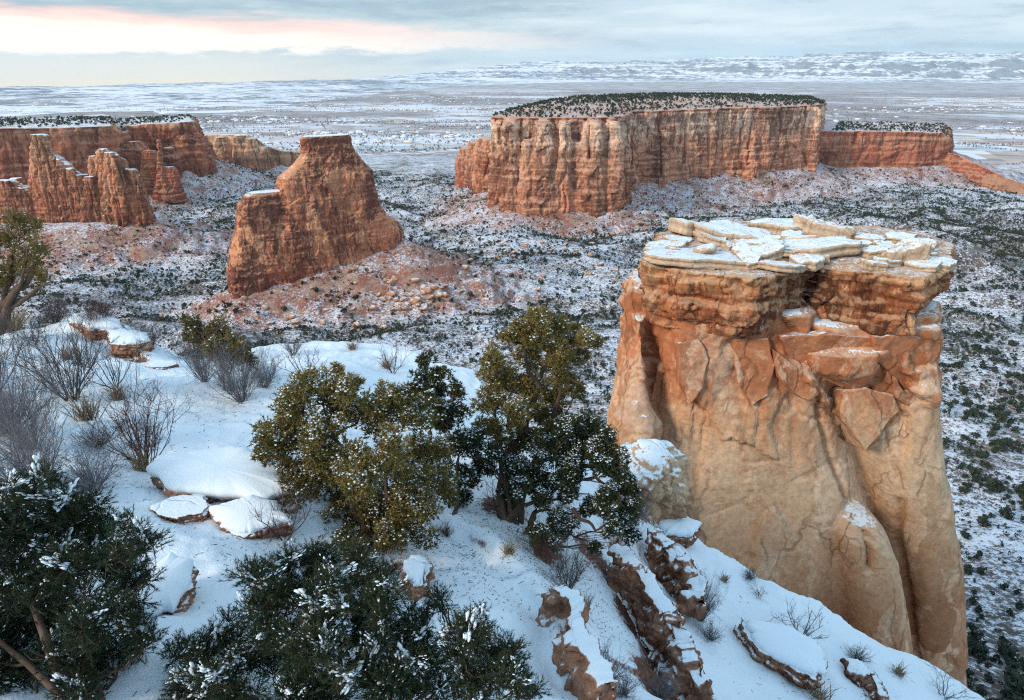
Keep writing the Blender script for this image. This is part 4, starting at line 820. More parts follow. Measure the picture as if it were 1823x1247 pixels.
def tps_fit(P, z, lam=0.02):
    n = len(P); d2 = ((P[:, None] - P[None]) ** 2).sum(-1); Kk = 0.5 * d2 * np.log(d2 + 1e-9) + lam * np.eye(n); A = np.zeros((n + 3, n + 3))
    A[:n, :n] = Kk; A[:n, n] = 1; A[:n, n + 1:] = P; A[n, :n] = 1; A[n + 1:, :n] = P.T
    return np.linalg.solve(A, np.r_[z, 0, 0, 0])
tw = tps_fit(cp[:, :2], cp[:, 2], 0.05)
def tps(x, y):
    out = tw[-3] + tw[-2] * x + tw[-1] * y
    for k in range(len(cp)):
        d2 = (x - cp[k, 0]) ** 2 + (y - cp[k, 1]) ** 2; out = out + tw[k] * 0.5 * d2 * np.log(d2 + 1e-9)
    return out
def pp(*l): return np.array([PD(u, v, D)[:2] for u, v, D in l])
RIM = np.r_[[[-45, 18]], pp((-400, 590, 17.5), (-120, 590, 16.6), (0, 584, 16.2), (130, 562, 17.2), (205, 575, 16.8), (262, 612, 15.6), (330, 640, 14.8), (400, 636, 15.2), (480, 622, 16.2), (560, 615, 16.8), (640, 613, 16.9), (700, 622, 16.4), (760, 642, 15.8), (845, 648, 15.4), (870, 720, 14),
           (960, 800, 13), (1080, 800, 12.9), (1130, 850, 12.6), (1210, 920, 12), (1255, 985, 11.4), (1380, 1052, 10.8), (1500, 1102, 10.4), (1600, 1160, 10.1), (1702, 1226, 9.8)), [[11, 8.5], [13.5, 6], [16, 0], [18, -14], [-45, -14]]]
# steps in the rock under the snow: (line, height, softness, reach, noise)
STEPS = [(pp((735, 960, 7.0), (760, 1010, 6.4), (735, 1085, 5.7)), 0.0, .1, .5),
         (pp((800, 905, 8.2), (880, 960, 7.4), (985, 1090, 5.9), (1020, 1180, 5.2), (1055, 1300, 4.6)), 0.42, 0.12, 0.9),
         (pp((1120, 985, 9.6), (1165, 1040, 8.8), (1200, 1120, 7.8), (1225, 1250, 6.7)), 0.6, 0.13, 1.0),
         (pp((1085, 1075, 7.5), (1130, 1110, 7.3), (1200, 1190, 6.9), (1230, 1260, 6.5)), -0.4, 0.14, 0.8),
         (pp((1150, 975, 10.2), (1215, 1040, 9.3), (1200, 1075, 9)), 0.35, 0.06, 0.5),
         (pp((150, 585, 15.6), (215, 605, 14.8), (262, 640, 13.8)), 0.30, 0.05, 0.6)]
def side_dist(x, y, L):
    d, s, _ = seg_dist(x, y, L, False); best = np.full(x.shape, 1e9); sg_ = np.ones(x.shape)
    for a, b in zip(L[:-1], L[1:]):
        e = b - a; q = np.clip(((x - a[0]) * e[0] + (y - a[1]) * e[1]) / (e @ e), 0, 1); dd = np.hypot(x - a[0] - q * e[0], y - a[1] - q * e[1])
        cr = e[0] * (y - a[1]) - e[1] * (x - a[0]); c = dd < best; best = np.where(c, dd, best); sg_ = np.where(c, np.sign(cr), sg_)
    tot = np.linalg.norm(np.diff(L, axis=0), axis=1).sum(); return d * sg_, np.clip(np.minimum(s, tot - s) / 0.6, 0, 1)
BARE = [(1165, 1080, 7.9, .6, 1.2), (1215, 1180, 7.0, .5, 1.3), (1130, 1060, 7.9, .35, 1.1), (1180, 1130, 7.4, .4, 1.2), (1240, 1235, 6.7, .35, 1.2), (1110, 990, 9.2, .3, 1.0), (1020, 1150, 5.4, .13, 1.2), (1035, 1215, 5.0, .13, 1.2), (1150, 1010, 9.3, .28, .9), (1190, 1240, 6.6, .5, 1.2), (1030, 1180, 5.2, .10, 1.0), (900, 925, 8.8, .5, .75), (960, 975, 8.1, .55, .68), (1060, 980, 8.6, .5, .68), (1080, 1010, 8.4, .45, .55), (1000, 930, 9.2, .6, .5),
        (240, 630, 14, .5, .6), (20, 585, 15, .9, .6), (700, 985, 6.6, .35, .6), (745, 1040, 6.1, .12, .7), (1400, 1195, 8.6, .4, .6), (1560, 1235, 8.3, .3, .6), (310, 930, 6.6, .35, .6), (1130, 915, 11, .7, .7), (1100, 940, 10.4, .6, .65), (650, 960, 7, .6, .55), (1240, 1020, 10.4, .4, .5), (420, 960, 6.4, .35, .4)]
def G(x, y, full=False):
    sh = x.shape; x = x.ravel(); y = y.ravel(); z = tps(x, y)
    for L, h, wd, rc in STEPS:
        if not h: continue
        d, en = side_dist(x, y, L); d = d + fbm(xyz(x * .9, y * .9), 4, 71) * 0.4
        z = z + h * 0.5 * np.tanh(d / wd) * np.exp(-np.abs(d) / rc) * en
    z = z + fbm(xyz(x / 2.2, y / 2.2), 4, 72) * 0.22 + fbm(xyz(x / 0.55, y / 0.55), 4, 73, .6) * 0.06
    f1, _f2, _c = worley(xyz(x / .34, y / .34, 2.5)); pm_ = sstep(fbm(xyz(x / 1.3, y / 1.3), 2, 78), -.05, .2); z = z - .035 * pm_ * np.exp(-(f1 / .2) ** 2)
    # wind lips and small ledges showing through the snow
    z = z + np.tanh(fbm(xyz(x / 3.0, y / 1.6), 3, 75) * 9) * 0.07
    d, _, ins = seg_dist(x, y, RIM); d = np.where(ins, -d, d) + fbm(xyz(x / 1.2, y / 1.2), 3, 74) * 0.5
    e = np.clip(d, 0, None); z = z - 0.10 * sstep(d, -0.9, 0) - 1.5 * e - 6.0 * sstep(e, 0.12, 1.3) - 30 * sstep(e, 2.0, 7.0) - 35 * sstep(e, 8, 18)
    z = z + sstep(e, 0.2, 1.0) * (np.tanh(fbm(xyz(x / 1.6, y / 1.6), 3, 77) * 5) * 0.6)
    if not full: return z.reshape(sh)
    b = np.zeros_like(x)
    for u, v, D, r, a_ in BARE:
        c = PD(u, v, D); b = np.maximum(b, a_ * np.exp(-(((x - c[0]) ** 2 + (y - c[1]) ** 2) / r ** 2)))
    return z.reshape(sh), b.reshape(sh)
def rimgrid(x0, x1, y0, y1, st):
    xs = np.arange(x0, x1, st); ys = np.arange(y0, y1, st); X, Yy = np.meshgrid(xs, ys); return X, Yy
xs = np.unique(np.r_[np.arange(-46, -16, .5), np.arange(-16, -6.5, 0.05), np.arange(-6.5, 5, 0.027), np.arange(5, 12, .05), np.arange(12, 24, .3)]); ys = np.unique(np.r_[np.arange(-14, 2.5, .4), np.arange(2.5, 3.6, .05), np.arange(3.6, 8.6, 0.027), np.arange(8.6, 18.5, 0.05), np.arange(18.5, 36, .3)])
X, Yy = np.meshgrid(xs, ys); Z, B = G(X, Yy, True)
nx = len(xs); i = np.arange(len(ys) - 1)[:, None] * nx; j = np.arange(nx - 1)[None]
F = np.stack([i + j, i + j + 1, i + nx + j + 1, i + nx + j], -1).reshape(-1, 4)
me = mesh_np('rim_ground', np.stack([X, Yy, Z], -1).reshape(-1, 3), F, True); attr(me, 'bare', B.ravel())
tag(link('rim_ground', me, M['rim']), kind='structure')
TT = np.arange(2.5, 30, 0.01)
def ghit(u, v):
    """the place on the rim seen at (u, v)"""
    p = ray(u, v)[None] * TT[:, None]; dz = p[:, 2] - G(p[:, 0], p[:, 1]); k = np.argmax(dz < 0)
    return p[k] if dz[k] < 0 else p[-1]
def gz(x, y): return float(G(np.array([float(x)]), np.array([float(y)]))[0])
# ------------------------------------------------------------------ boulders on the rim
RB = [(0, (0.12, 0.048, 0.03)), (0.35, (0.24, 0.105, 0.065)), (0.7, (0.34, 0.165, 0.105)), (1, (0.42, 0.24, 0.16))]
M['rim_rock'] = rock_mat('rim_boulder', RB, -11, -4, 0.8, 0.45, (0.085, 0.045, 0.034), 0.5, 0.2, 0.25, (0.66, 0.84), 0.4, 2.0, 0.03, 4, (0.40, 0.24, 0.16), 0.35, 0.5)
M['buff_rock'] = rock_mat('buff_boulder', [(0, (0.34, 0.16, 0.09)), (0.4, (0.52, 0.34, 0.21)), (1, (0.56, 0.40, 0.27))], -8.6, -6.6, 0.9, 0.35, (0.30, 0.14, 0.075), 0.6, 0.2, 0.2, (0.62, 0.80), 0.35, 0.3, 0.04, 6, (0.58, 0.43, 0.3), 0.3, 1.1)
def rim_rock(name, label, u, v, D, size, rot, seed, mat='rim_rock', dz=0.0, cuts=8, beds=0.05, snow=0.0, group=None, sub=None):
    c = PD(u, v, D); o = link(name, boulder_mesh(name, size, seed, sub=sub or ico5, cuts=cuts, rough=0.04, beds=beds), M[mat])
    o.location = (c[0], c[1], c[2] + dz); o.rotation_euler = tuple(R(a) for a in rot); tag(o, label, 'boulder', group)
    if snow:        # the quilt of snow lying on it
        V = np.array([q.co[:] for q in o.data.vertices]); F = np.array([list(f.vertices) for f in o.data.polygons]); Nn = np.array([q.normal[:] for q in o.data.vertices])
        Mr = np.array(o.rotation_euler.to_matrix()); wN = Nn @ Mr.T; k = sstep(wN[:, 2] + fbm(V * 2.2 + seed, 3, seed) * 0.5, 0.25, 0.6)
        zup = np.linalg.inv(Mr) @ np.array([0, 0, 1.0]); V2 = V + zup * (k * snow * (1 + 0.5 * fbm(V * 1.5, 2, 5)) - 0.02)[:, None] + Nn * (k * 0.03 - 0.012)[:, None]
        s = link('snow_cap', mesh_np('snow_cap', V2, F, True), M['snow']); s.parent = o
    return o
ico5 = ico(5)
def rim_slab(name, label, u, v, D, size, rot, seed, snow=0.08, mat='rim_rock', sink=0.45, rag=0.0, K=220):
    """a thick broken block set into the slope, with the snow that has settled on it"""
    rs_ = np.random.RandomState(seed); m = rs_.randint(6, 9); th = (np.arange(m) + rs_.uniform(-.3, .3, m)) * 2 * np.pi / m
    P = np.stack([np.cos(th) * rs_.uniform(.82, 1.1, m), np.sin(th) * rs_.uniform(.82, 1.1, m)], -1); Q = resample(P, K); A = np.arctan2(Q[:, 1], Q[:, 0]); e = np.stack([np.cos(A), np.sin(A)], -1)
    Q = Q + e * (fbm(np.c_[Q * 1.6, Q[:, :1] * 0 + seed], 4, seed) * .12)[:, None]; a, b, c = size; L = []
    for z in np.linspace(-1, .96, 26):
        pr = .86 + .14 * sstep(z, -1, -.1) - .05 * sstep(z, .6, 1); n_ = fbm(np.c_[Q * 3.5, Q[:, :1] * 0 + z * 1.1], 4, seed + 3) * .10 + np.tanh(fbm(np.c_[Q * .7, Q[:, :1] * 0 + z * 3.0], 2, seed + 5) * 6) * .035
        L.append((z * c, (Q * pr + e * n_[:, None]) * [a, b]))
    for g in (.9, .7, .4, .1): L.append((c, Q * g * [a, b]))
    V, F = fuse([loft(L)], max(a, b) / 42); V = weather(V, F, min(a, b) * .75, seed, block=.05, crack=.07, beds=.05, rough=.02, zs=.8, bedf=3.5, plates=.05, facet=.12, fS=.6, topf=.4)
    o = link(name, mesh_np(name, V, F, True), M[mat]); p = PD(u, v, D)
    o.location = (p[0], p[1], gz(p[0], p[1]) + c * (1 - 2 * sink)); o.rotation_euler = tuple(R(q) for q in rot); tag(o, label, 'boulder')
    if snow:
        ed = fbm(np.c_[Q * 2.2, Q[:, :1] * 0 + 7], 3, seed + 9); L = []; k = 1.0 - rag * np.clip(ed + .25, 0, 1)
        for z, g in ((c - .012, .9), (c + snow * (.15 + .5 * ed), .985), (c + snow * .55, 1.01), (c + snow * .95, .965), (c + snow * 1.25, .86), (c + snow * 1.5, .66), (c + snow * 1.65, .4), (c + snow * 1.7, .12)): L.append((z, (Q * k[:, None] * g + (e * (.03 * ed)[:, None] if g > .9 else 0)) * [a, b]))
        L[1] = (L[1][0] - snow * .5, L[1][1]); V, F3, F4 = loft(L); V[:, 2] += fbm(V * 2.5 + seed, 3, seed) * snow * .5 * (V[:, 2] > c)
        q = link('snow_cap', mesh_np('snow_cap', V, [F3, F4], True), M['snow']); q.parent = o
    return o
rim_slab('boulder', 'large snow quilted boulder with a dark red overhanging front on the left', 400, 878, 7.35, (1.0, .50, .19), (8, 3, -8), 11, .09, sink=.28, rag=.15)
rim_slab('boulder', 'red brown block sticking out under the snow of the large quilted boulder', 326, 908, 6.75, (.36, .22, .13), (4, 4, 4), 13, 0, sink=.40)
rim_slab('boulder', 'snowy block with a thin dark side in front of the large quilted boulder', 445, 925, 6.7, (.50, .30, .13), (10, 6, -14), 15, .06, sink=.36, rag=.3)
rim_slab('boulder', 'snow covered block with a jagged rusty side near the bottom pinyons', 293, 1075, 4.85, (.30, .42, .18), (4, 6, 12), 17, .06, sink=.36, rag=.2)
def round_rock(name, label, u, v, D, size, seed, mat):
    L = [(z, sell(0, 0, max(.05, (1 - abs(z * .97) ** 2.6) ** .5), max(.05, (1 - abs(z * .97) ** 2.6) ** .5), 2.5)) for z in np.linspace(-1, 1, 24)]; V, F3, F4 = loft(L); V = V * np.asarray(size)
    V, F = fuse([(V, F3, F4)], .04); V = weather(V, F, .8, seed, block=.06, crack=.06, beds=.045, rough=.025, zs=.7, bedf=2.0, plates=.09, facet=.16, fS=.9, tilt=(.35, .1), topf=.8)
    p = PD(u, v, D); o = link(name, mesh_np(name, V, F, True), M[mat]); o.location = p; o.rotation_euler = (R(4), R(8), 0); return tag(o, label, 'boulder')
round_rock('boulder', 'rounded layered buff boulder with snow right of the spreading juniper', 1150, 862, 12.0, (.74, .8, .95), 19, 'buff_rock')
rim_slab('boulder', 'big brown boulder under thick snow at the lower right edge', 1385, 1175, 8.7, (.82, .48, .30), (4, 14, -30), 21, .08, sink=.34, rag=.3)
rim_slab('boulder', 'small snow capped block at the rim right under the pinnacle foot', 1205, 950, 11.2, (.5, .36, .2), (2, 8, 10), 25, .08, sink=.42, rag=.2)
rim_slab('boulder', 'orange ledge rock with snow at the back left rim', 236, 630, 14.6, (.62, .4, .18), (2, 6, -15), 27, .06, sink=.42, rag=.5)
rim_slab('boulder', 'flat orange red stone in the snow beside the back left ledge', 285, 645, 13.6, (.34, .25, .09), (0, 4, 0), 29, 0, sink=.4)
rim_slab('boulder', 'long snowy ledge block at the back left rim', 175, 590, 15.6, (.9, .4, .18), (2, 4, -20), 31, .07, sink=.5, rag=.3)
rim_slab('boulder', 'jagged rusty rock edge left of the smooth snowbank', 735, 1040, 5.9, (.12, .30, .20), (0, 6, 16), 33, .05, sink=.35, rag=.5)
rim_slab('boulder', 'small orange rock under the round olive juniper', 742, 998, 6.3, (.12, .16, .15), (0, 8, 40), 35, .04, sink=.4, rag=.5)
rim_slab('boulder', 'dark brown rock at the bottom of the bare gully', 1150, 1065, 7.8, (.42, .32, .16), (14, 20, -40), 37, .0, sink=.45)
rim_slab('boulder', 'brown bedrock hump low in the bare gully', 1195, 1170, 6.9, (.30, .46, .2), (10, 18, -30), 39, .0, sink=.45)

def ledge(name, label, path, hgt, depth, seed, batter=.08):
    """a continuous outcrop standing along a line of the slope; its right hand side is the open face"""
    P = np.array([PD(*q) for q in path])[:, :2]; s = np.r_[0, np.cumsum(np.linalg.norm(np.diff(P, axis=0), axis=1))]; K = 60; q = np.linspace(0, s[-1], K); X, Yy = np.interp(q, s, P[:, 0]), np.interp(q, s, P[:, 1])
    t_ = unit2(np.stack([np.gradient(X), np.gradient(Yy)], -1)); n = np.stack([t_[:, 1], -t_[:, 0]], -1); Cc = np.stack([X, Yy], -1) + n * (fbm(np.c_[q * 1.7, q * 0 + seed, q * 0], 3, seed) * .22)[:, None]
    A = Cc - n * depth * .75; zt = G(A[:, 0], A[:, 1]) + .02; B_ = Cc + n * .3; zb = G(B_[:, 0], B_[:, 1]) - .25; zt = np.maximum(zt, zb + .25 + hgt * np.sin(np.pi * np.linspace(.06, .94, K)) ** .6); V = []
    for o_, f in ((-depth, 1.0), (-.05, 1.0), (.0, .97), (.03, .75), (.0, .6), (.05, .4), (.02 + batter, .2), (.08 + batter, 0), (-depth, 0)): V.append(np.c_[Cc + n * o_, zb + (zt - zb) * f])
    V = np.stack(V, 1); m = V.shape[1]; i = np.arange(K - 1)[:, None] * m; j = np.arange(m)[None]; k = (j + 1) % m
    F4 = np.stack([i + j, i + k, i + m + k, i + m + j], -1).reshape(-1, 4); Vf = V.reshape(-1, 3); e0 = np.arange(m); a = len(Vf); Vf = np.r_[Vf, [V[0].mean(0)], [V[-1].mean(0)]]
    F3 = np.r_[np.stack([(e0 + 1) % m, e0, e0 * 0 + a], -1), np.stack([e0 + (K - 1) * m, (e0 + 1) % m + (K - 1) * m, e0 * 0 + a + 1], -1)]
    V, F = fuse([(Vf, F3, F4)], .028); V = weather(V, F, .34, seed, block=.12, crack=.10, beds=.03, rough=.025, zs=.7, bedf=1.6, plates=.08, facet=.2, fS=1.0, topf=.6)
    return tag(link(name, mesh_np(name, V, F, True), M['rim_rock']), label, 'rock ledge')
def unit2(v): return v / (np.linalg.norm(v, axis=1, keepdims=True) + 1e-9)
ledge('rock_ledge', 'red brown rock wall along the right side of the smooth snowbank at the bottom', [(965, 1065, 6.1), (995, 1110, 5.75), (1015, 1160, 5.35), (1030, 1230, 4.9), (1045, 1320, 4.5)], .42, .22, 51)
ledge('rock_ledge', 'long rusty ledge down the left side of the bare gully', [(1085, 1010, 8.6), (1125, 1055, 8.0), (1170, 1120, 7.4), (1200, 1190, 6.9), (1225, 1270, 6.5)], .45, .3, 52)
ledge('rock_ledge', 'curved brown ledge at the top right of the bare gully', [(1150, 985, 10), (1195, 1015, 9.5), (1222, 1050, 9.1), (1222, 1085, 8.7)], .4, .3, 53)
ledge('rock_ledge', 'low broken ledge under the big olive juniper and the snowbank', [(755, 985, 6.6), (748, 1020, 6.2), (742, 1075, 5.75)], .24, .14, 54)
ledge('rock_ledge', 'thin broken ledge crossing the snow slope at lower right', [(1500, 1190, 8.9), (1540, 1215, 8.6), (1570, 1260, 8.2)], .2, .2, 55)
# ------------------------------------------------------------------ pinyon and juniper scrub across the canyon and on the mesa tops
def tuft_cloud(n, rs, blobs, size, flat=0.8):
    """n little leaf faces through a few lobes; unit height about 1"""
    b = np.array(blobs); k = rs.choice(len(b), n, p=b[:, 3] ** 2 / (b[:, 3] ** 2).sum()); d = rs.normal(size=(n, 3)); d /= np.linalg.norm(d, axis=1)[:, None]
    C = b[k, :3] + d * b[k, 3:4] * rs.uniform(0.55, 1.05, (n, 1)) * np.array([1, 1, flat]); C[:, 2] = np.maximum(C[:, 2], 0.05)
    a = rs.normal(size=(n, 3)); a /= np.linalg.norm(a, axis=1)[:, None]; c = np.cross(a, d + 0.3); c /= np.linalg.norm(c, axis=1)[:, None] + 1e-9
    s = size * rs.uniform(0.6, 1.3, (n, 1)); V = np.stack([C - a * s, C + a * s * 0.9, C + c * s * 1.3], 1).reshape(-1, 3)
    tint = np.repeat(np.clip(rs.uniform(0.1, 0.7, n) + 0.3 * (C[:, 2] - 0.5), 0, 1), 3)
    return V, np.arange(3 * n).reshape(-1, 3), tint
rs = np.random.RandomState(77)
PROTO = []
for q in range(7):
    bl = [(rs.uniform(-.16, .16), rs.uniform(-.16, .16), rs.uniform(.3, .75), rs.uniform(.2, .36)) for _ in range(5)] + [(0, 0, .4, .36)]
    V, F, ti = tuft_cloud(150, rs, bl, 0.12); mb = MB(); mb.add(V, F, None, ti); tube(mb, [(0, 0, -.12), (.02, 0, .3)], [.035, .03], 5, 0.05)
    mbm = mb.mesh('juniper', False); attr(mbm, 'tint', np.concatenate(mb.A)); mbm.materials.append(M['far_juniper']); PROTO.append(mbm)
def in_view(x, y, z, m=10):
    u, v, f = project(np.stack([x, y, z], -1)); return u, v, (u > -m) & (u < 1823 + m) & (v > -m) & (v < 1247 + m)
N = 420000
r = 95 * np.exp(rs.uniform(0, 1, N) * 0); r = np.sqrt(rs.uniform(70 ** 2, 1450 ** 2, N)); a = rs.uniform(R(-40), R(49), N); x = r * np.sin(a); y = r * np.cos(a)
zf, ta = H(x, y); br = brush_at(x, y)
dens = 0.26 + 0.55 * br; c_ = PD(1760, 405, 760); dens = dens + .9 * np.exp(-(((x - c_[0]) / 170) ** 2 + ((y - c_[1]) / 120) ** 2)); dens = dens * (1 - 0.5 * ta); clump = fbm(xyz(x / 22, y / 22), 3, 51); dens = dens * np.clip(0.75 + 2.0 * clump, 0.08, 1.6)
keep = rs.uniform(size=N) < dens * 0.70
for P, _zt, _s, _r in FOOT.values():
    d, _q, ins = seg_dist(x, y, P); keep &= ~(ins | (d < 6))
d = np.hypot(x - PD(1400, 800, 62)[0], y - 62); keep &= d > 26
# a closer stand on the near slope at the right, where single trees show
n2 = 1500; r2 = np.sqrt(rs.uniform(95 ** 2, 420 ** 2, n2)); a2 = rs.uniform(R(20), R(49), n2); x2 = r2 * np.sin(a2); y2 = r2 * np.cos(a2); z2, _ = H(x2, y2)
k2 = rs.uniform(size=n2) < np.clip(0.75 + 2.2 * fbm(xyz(x2 / 22, y2 / 22), 3, 51), 0.1, 1); k2 &= np.hypot(x2 - PD(1400, 800, 62)[0], y2 - 62) > 26
x = np.r_[x[keep], x2[k2]]; y = np.r_[y[keep], y2[k2]]; zf = np.r_[zf[keep], z2[k2]]
hs = 0.6 + rs.gamma(1.9, .60, len(x)); hs = np.minimum(hs, 5.0)
u, v, vis = in_view(x, y, zf + 1)
T = np.sqrt(x * x + y * y + zf * zf); app = hs / T
seen = vis & ((u > 1705) | ((u < 1110) & (v < 560)) | ((u >= 1110) & (v < 390)) | ((u > 1660) & (v > 640) & (v < 800)))
order = np.argsort(-np.where(seen, app, 0)); big = order[:260]; isbig = np.zeros(len(x), bool); isbig[big] = True
for q in big:
    o = bpy.data.objects.new('juniper', PROTO[rs.randint(7)]); COL.objects.link(o); s = hs[q]
    o.location = (x[q], y[q], zf[q] - 0.05 * s); o.scale = (s * rs.uniform(.9, 1.35), s * rs.uniform(.9, 1.35), s); o.rotation_euler = (0, 0, rs.uniform(0, 6.28))
    tag(o, 'small dark green juniper dotting the snowy canyon floor far below', 'juniper', 'junipers on the snowy canyon floor')
sm = ~isbig & (vis | (np.abs(u - 911) < 1500))
def scatter_scrub(name, X, Yy, Zz, Hh, seed, nt=22, size=.2):
    rs_ = np.random.RandomState(seed); n = len(X); mb = MB()
    bl = [(0, 0, .4, .34), (.15, .1, .5, .25), (-.15, -.05, .55, .25), (.02, -.14, .7, .2)]
    for q in range(8):
        I = np.arange(q, n, 8); V, F, ti = tuft_cloud(nt, rs_, bl, size)
        A = rs_.uniform(0, 6.28, len(I)); c, s = np.cos(A)[:, None], np.sin(A)[:, None]; h = Hh[I][:, None]; wd = rs_.uniform(.85, 1.4, (len(I), 1))
        P = np.stack([(V[:, 0] * c - V[:, 1] * s) * h * wd + X[I][:, None], (V[:, 0] * s + V[:, 1] * c) * h * wd + Yy[I][:, None], V[:, 2] * h + Zz[I][:, None] - 0.04 * h], -1)
        mb.add(P.reshape(-1, 3), (F[None] + (np.arange(len(I)) * len(V))[:, None, None]).reshape(-1, 3), None, np.clip(ti[None] + rs_.uniform(-.2, .2, (len(I), 1)), 0, 1).ravel())
    me = mb.mesh(name); attr(me, 'tint', np.concatenate(mb.A)); return link(name, me, M['far_juniper'])
tag(scatter_scrub('canyon_scrub', x[sm], y[sm], zf[sm], hs[sm], 5, 12, .26), 'dark juniper and pinyon scrub speckling the canyon floor', 'scrub', kind='stuff')
# scrub on the flat tops
def top_scrub(P, bvh, n, seed, edge, hmax, keepf):
    rs_ = np.random.RandomState(seed); lo, hi = P.min(0), P.max(0); X = rs_.uniform(lo[0], hi[0], n); Yy = rs_.uniform(lo[1], hi[1], n)
    d, _q, ins = seg_dist(X, Yy, P); k = ins & (d > edge) & (rs_.uniform(size=n) < np.clip(keepf + 1.6 * fbm(xyz(X / 60, Yy / 60), 3, seed), 0.05, 1)); X, Yy = X[k], Yy[k]
    Z = np.array([drop(bvh, a, b, 50) or -999 for a, b in zip(X, Yy)]); k = Z > -130; return X[k], Yy[k], Z[k], rs_.uniform(2.2, hmax, k.sum())
T_ = [top_scrub(MESA, mesa_bvh, 9500, 8, 1, 5.0, 0.9), top_scrub(LWALL, lw_bvh, 11000, 9, 1, 5.0, 0.9), top_scrub(RWALL, rw_bvh, 2500, 10, 4, 4.5, .7)]
X, Yy, Zz, Hh = [np.concatenate([q[k] for q in T_]) for k in range(4)]
tag(scatter_scrub('mesa_top_scrub', X, Yy, Zz, Hh, 6, 26, .2), 'dark juniper scrub along the flat tops of the mesa and walls', 'scrub', kind='stuff')
# ------------------------------------------------------------------ blocks fallen on the talus
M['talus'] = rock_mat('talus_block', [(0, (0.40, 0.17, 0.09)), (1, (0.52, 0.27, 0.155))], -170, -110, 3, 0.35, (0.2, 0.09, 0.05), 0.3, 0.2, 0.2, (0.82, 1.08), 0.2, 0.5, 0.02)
BP = [boulder_mesh('talus_boulder', (1, .85, .7), 300 + q, sub=ICO2, cuts=8, rough=0.05) for q in range(6)]
for b_ in BP: b_.materials.append(M['talus'])
N = 22000; r = np.sqrt(rs.uniform(380 ** 2, 1250 ** 2, N)); a = rs.uniform(R(-39), R(39), N); x = r * np.sin(a); y = r * np.cos(a); zf, ta = H(x, y)
keep = rs.uniform(size=N) < ta * 0.95
for P, *_ in FOOT.values():
    d, _q, ins = seg_dist(x, y, P); keep &= ~ins
x, y, zf = x[keep], y[keep], zf[keep]; hs = 0.45 + rs.gamma(1.1, 0.6, len(x))
def chit(u, v):
    t_ = np.geomspace(150, 1600, 1500); p = ray(u, v)[None] * t_[:, None]; z_, _ = H(p[:, 0], p[:, 1]); k = np.argmax(p[:, 2] < z_); return p[k]
cl = [(700, 505, 5, 10), (735, 540, 30, 22), (790, 520, 26, 10), (690, 535, 40, 14), (930, 440, 40, 22), (1010, 470, 60, 15), (880, 465, 50, 12), (1130, 400, 40, 15), (1040, 420, 60, 20), (600, 560, 60, 14)]
ex_ = []
for cu, cv, sd, n in cl:
    for _ in range(n):
        p = chit(cu + rs.normal() * sd, cv + rs.normal() * sd * 0.3); ex_.append((p[0], p[1], p[2], rs.uniform(1.6, 4.6)))
ex_ = np.array(ex_); x = np.r_[x, ex_[:, 0]]; y = np.r_[y, ex_[:, 1]]; zf = np.r_[zf, ex_[:, 2]]; hs = np.r_[hs, ex_[:, 3]]
u, v, vis = in_view(x, y, zf); T = np.sqrt(x * x + y * y + zf * zf); seen = vis & ((u < 1110) | (v < 395) | (u > 1700)); order = np.argsort(-np.where(seen, hs / T, 0)); big = order[:150]; isb = np.zeros(len(x), bool); isb[big] = True
for q in big:
    o = bpy.data.objects.new('talus_boulder', BP[rs.randint(6)]); COL.objects.link(o); s = hs[q] * 0.85; o.location = (x[q], y[q], zf[q] + .25 * s); o.scale = (s * rs.uniform(.8, 1.3), s, s * rs.uniform(.7, 1.1)); o.rotation_euler = (rs.uniform(-.3, .3), rs.uniform(-.3, .3), rs.uniform(0, 6.28))
    tag(o, 'fallen orange sandstone block lying on a snowy talus slope', 'boulder', 'fallen blocks on the talus slopes')
I = np.where(~isb)[0]; mb = MB(); V0, F0 = ICO1
for q in range(5):
    J = I[q::5]; n_ = rs.normal(size=(5, 3)); Vb = V0.copy()
    for nn in n_: nn = nn / np.linalg.norm(nn); h_ = np.clip(Vb @ nn - 0.6, 0, None); Vb = Vb - h_[:, None] * nn
    A = rs.uniform(0, 6.28, len(J)); c, s = np.cos(A)[:, None], np.sin(A)[:, None]; h_ = hs[J][:, None] * .6
    P = np.stack([(Vb[:, 0] * c - Vb[:, 1] * s) * h_ + x[J][:, None], (Vb[:, 0] * s + Vb[:, 1] * c) * h_ + y[J][:, None], Vb[:, 2] * h_ * .8 + zf[J][:, None] + .1 * h_], -1)
    mb.add(P.reshape(-1, 3), (F0[None] + (np.arange(len(J)) * len(Vb))[:, None, None]).reshape(-1, 3))
tag(link('talus_rubble', mb.mesh('talus_rubble'), M['talus']), 'loose orange rubble scattered over the talus slopes', 'rubble', kind='stuff')
# ------------------------------------------------------------------ the town, orchards and hedges in the valley, too far to count
rs = np.random.RandomState(99)
def vhz(n, r0, r1, a0, a1): r_ = np.exp(rs.uniform(math.log(r0), math.log(r1), n)); a_ = rs.uniform(R(a0), R(a1), n); return r_ * np.sin(a_), r_ * np.cos(a_)
X, Yy = vhz(60000, 1950, 8200, -39, 39); tn = fbm(xyz(X / 900, Yy / 500), 4, 91); k = rs.uniform(size=len(X)) < np.clip(0.10 + 2.2 * tn, 0.02, 0.9) * sstep(np.hypot(X, Yy), 1900, 3000); X, Yy = X[k], Yy[k]
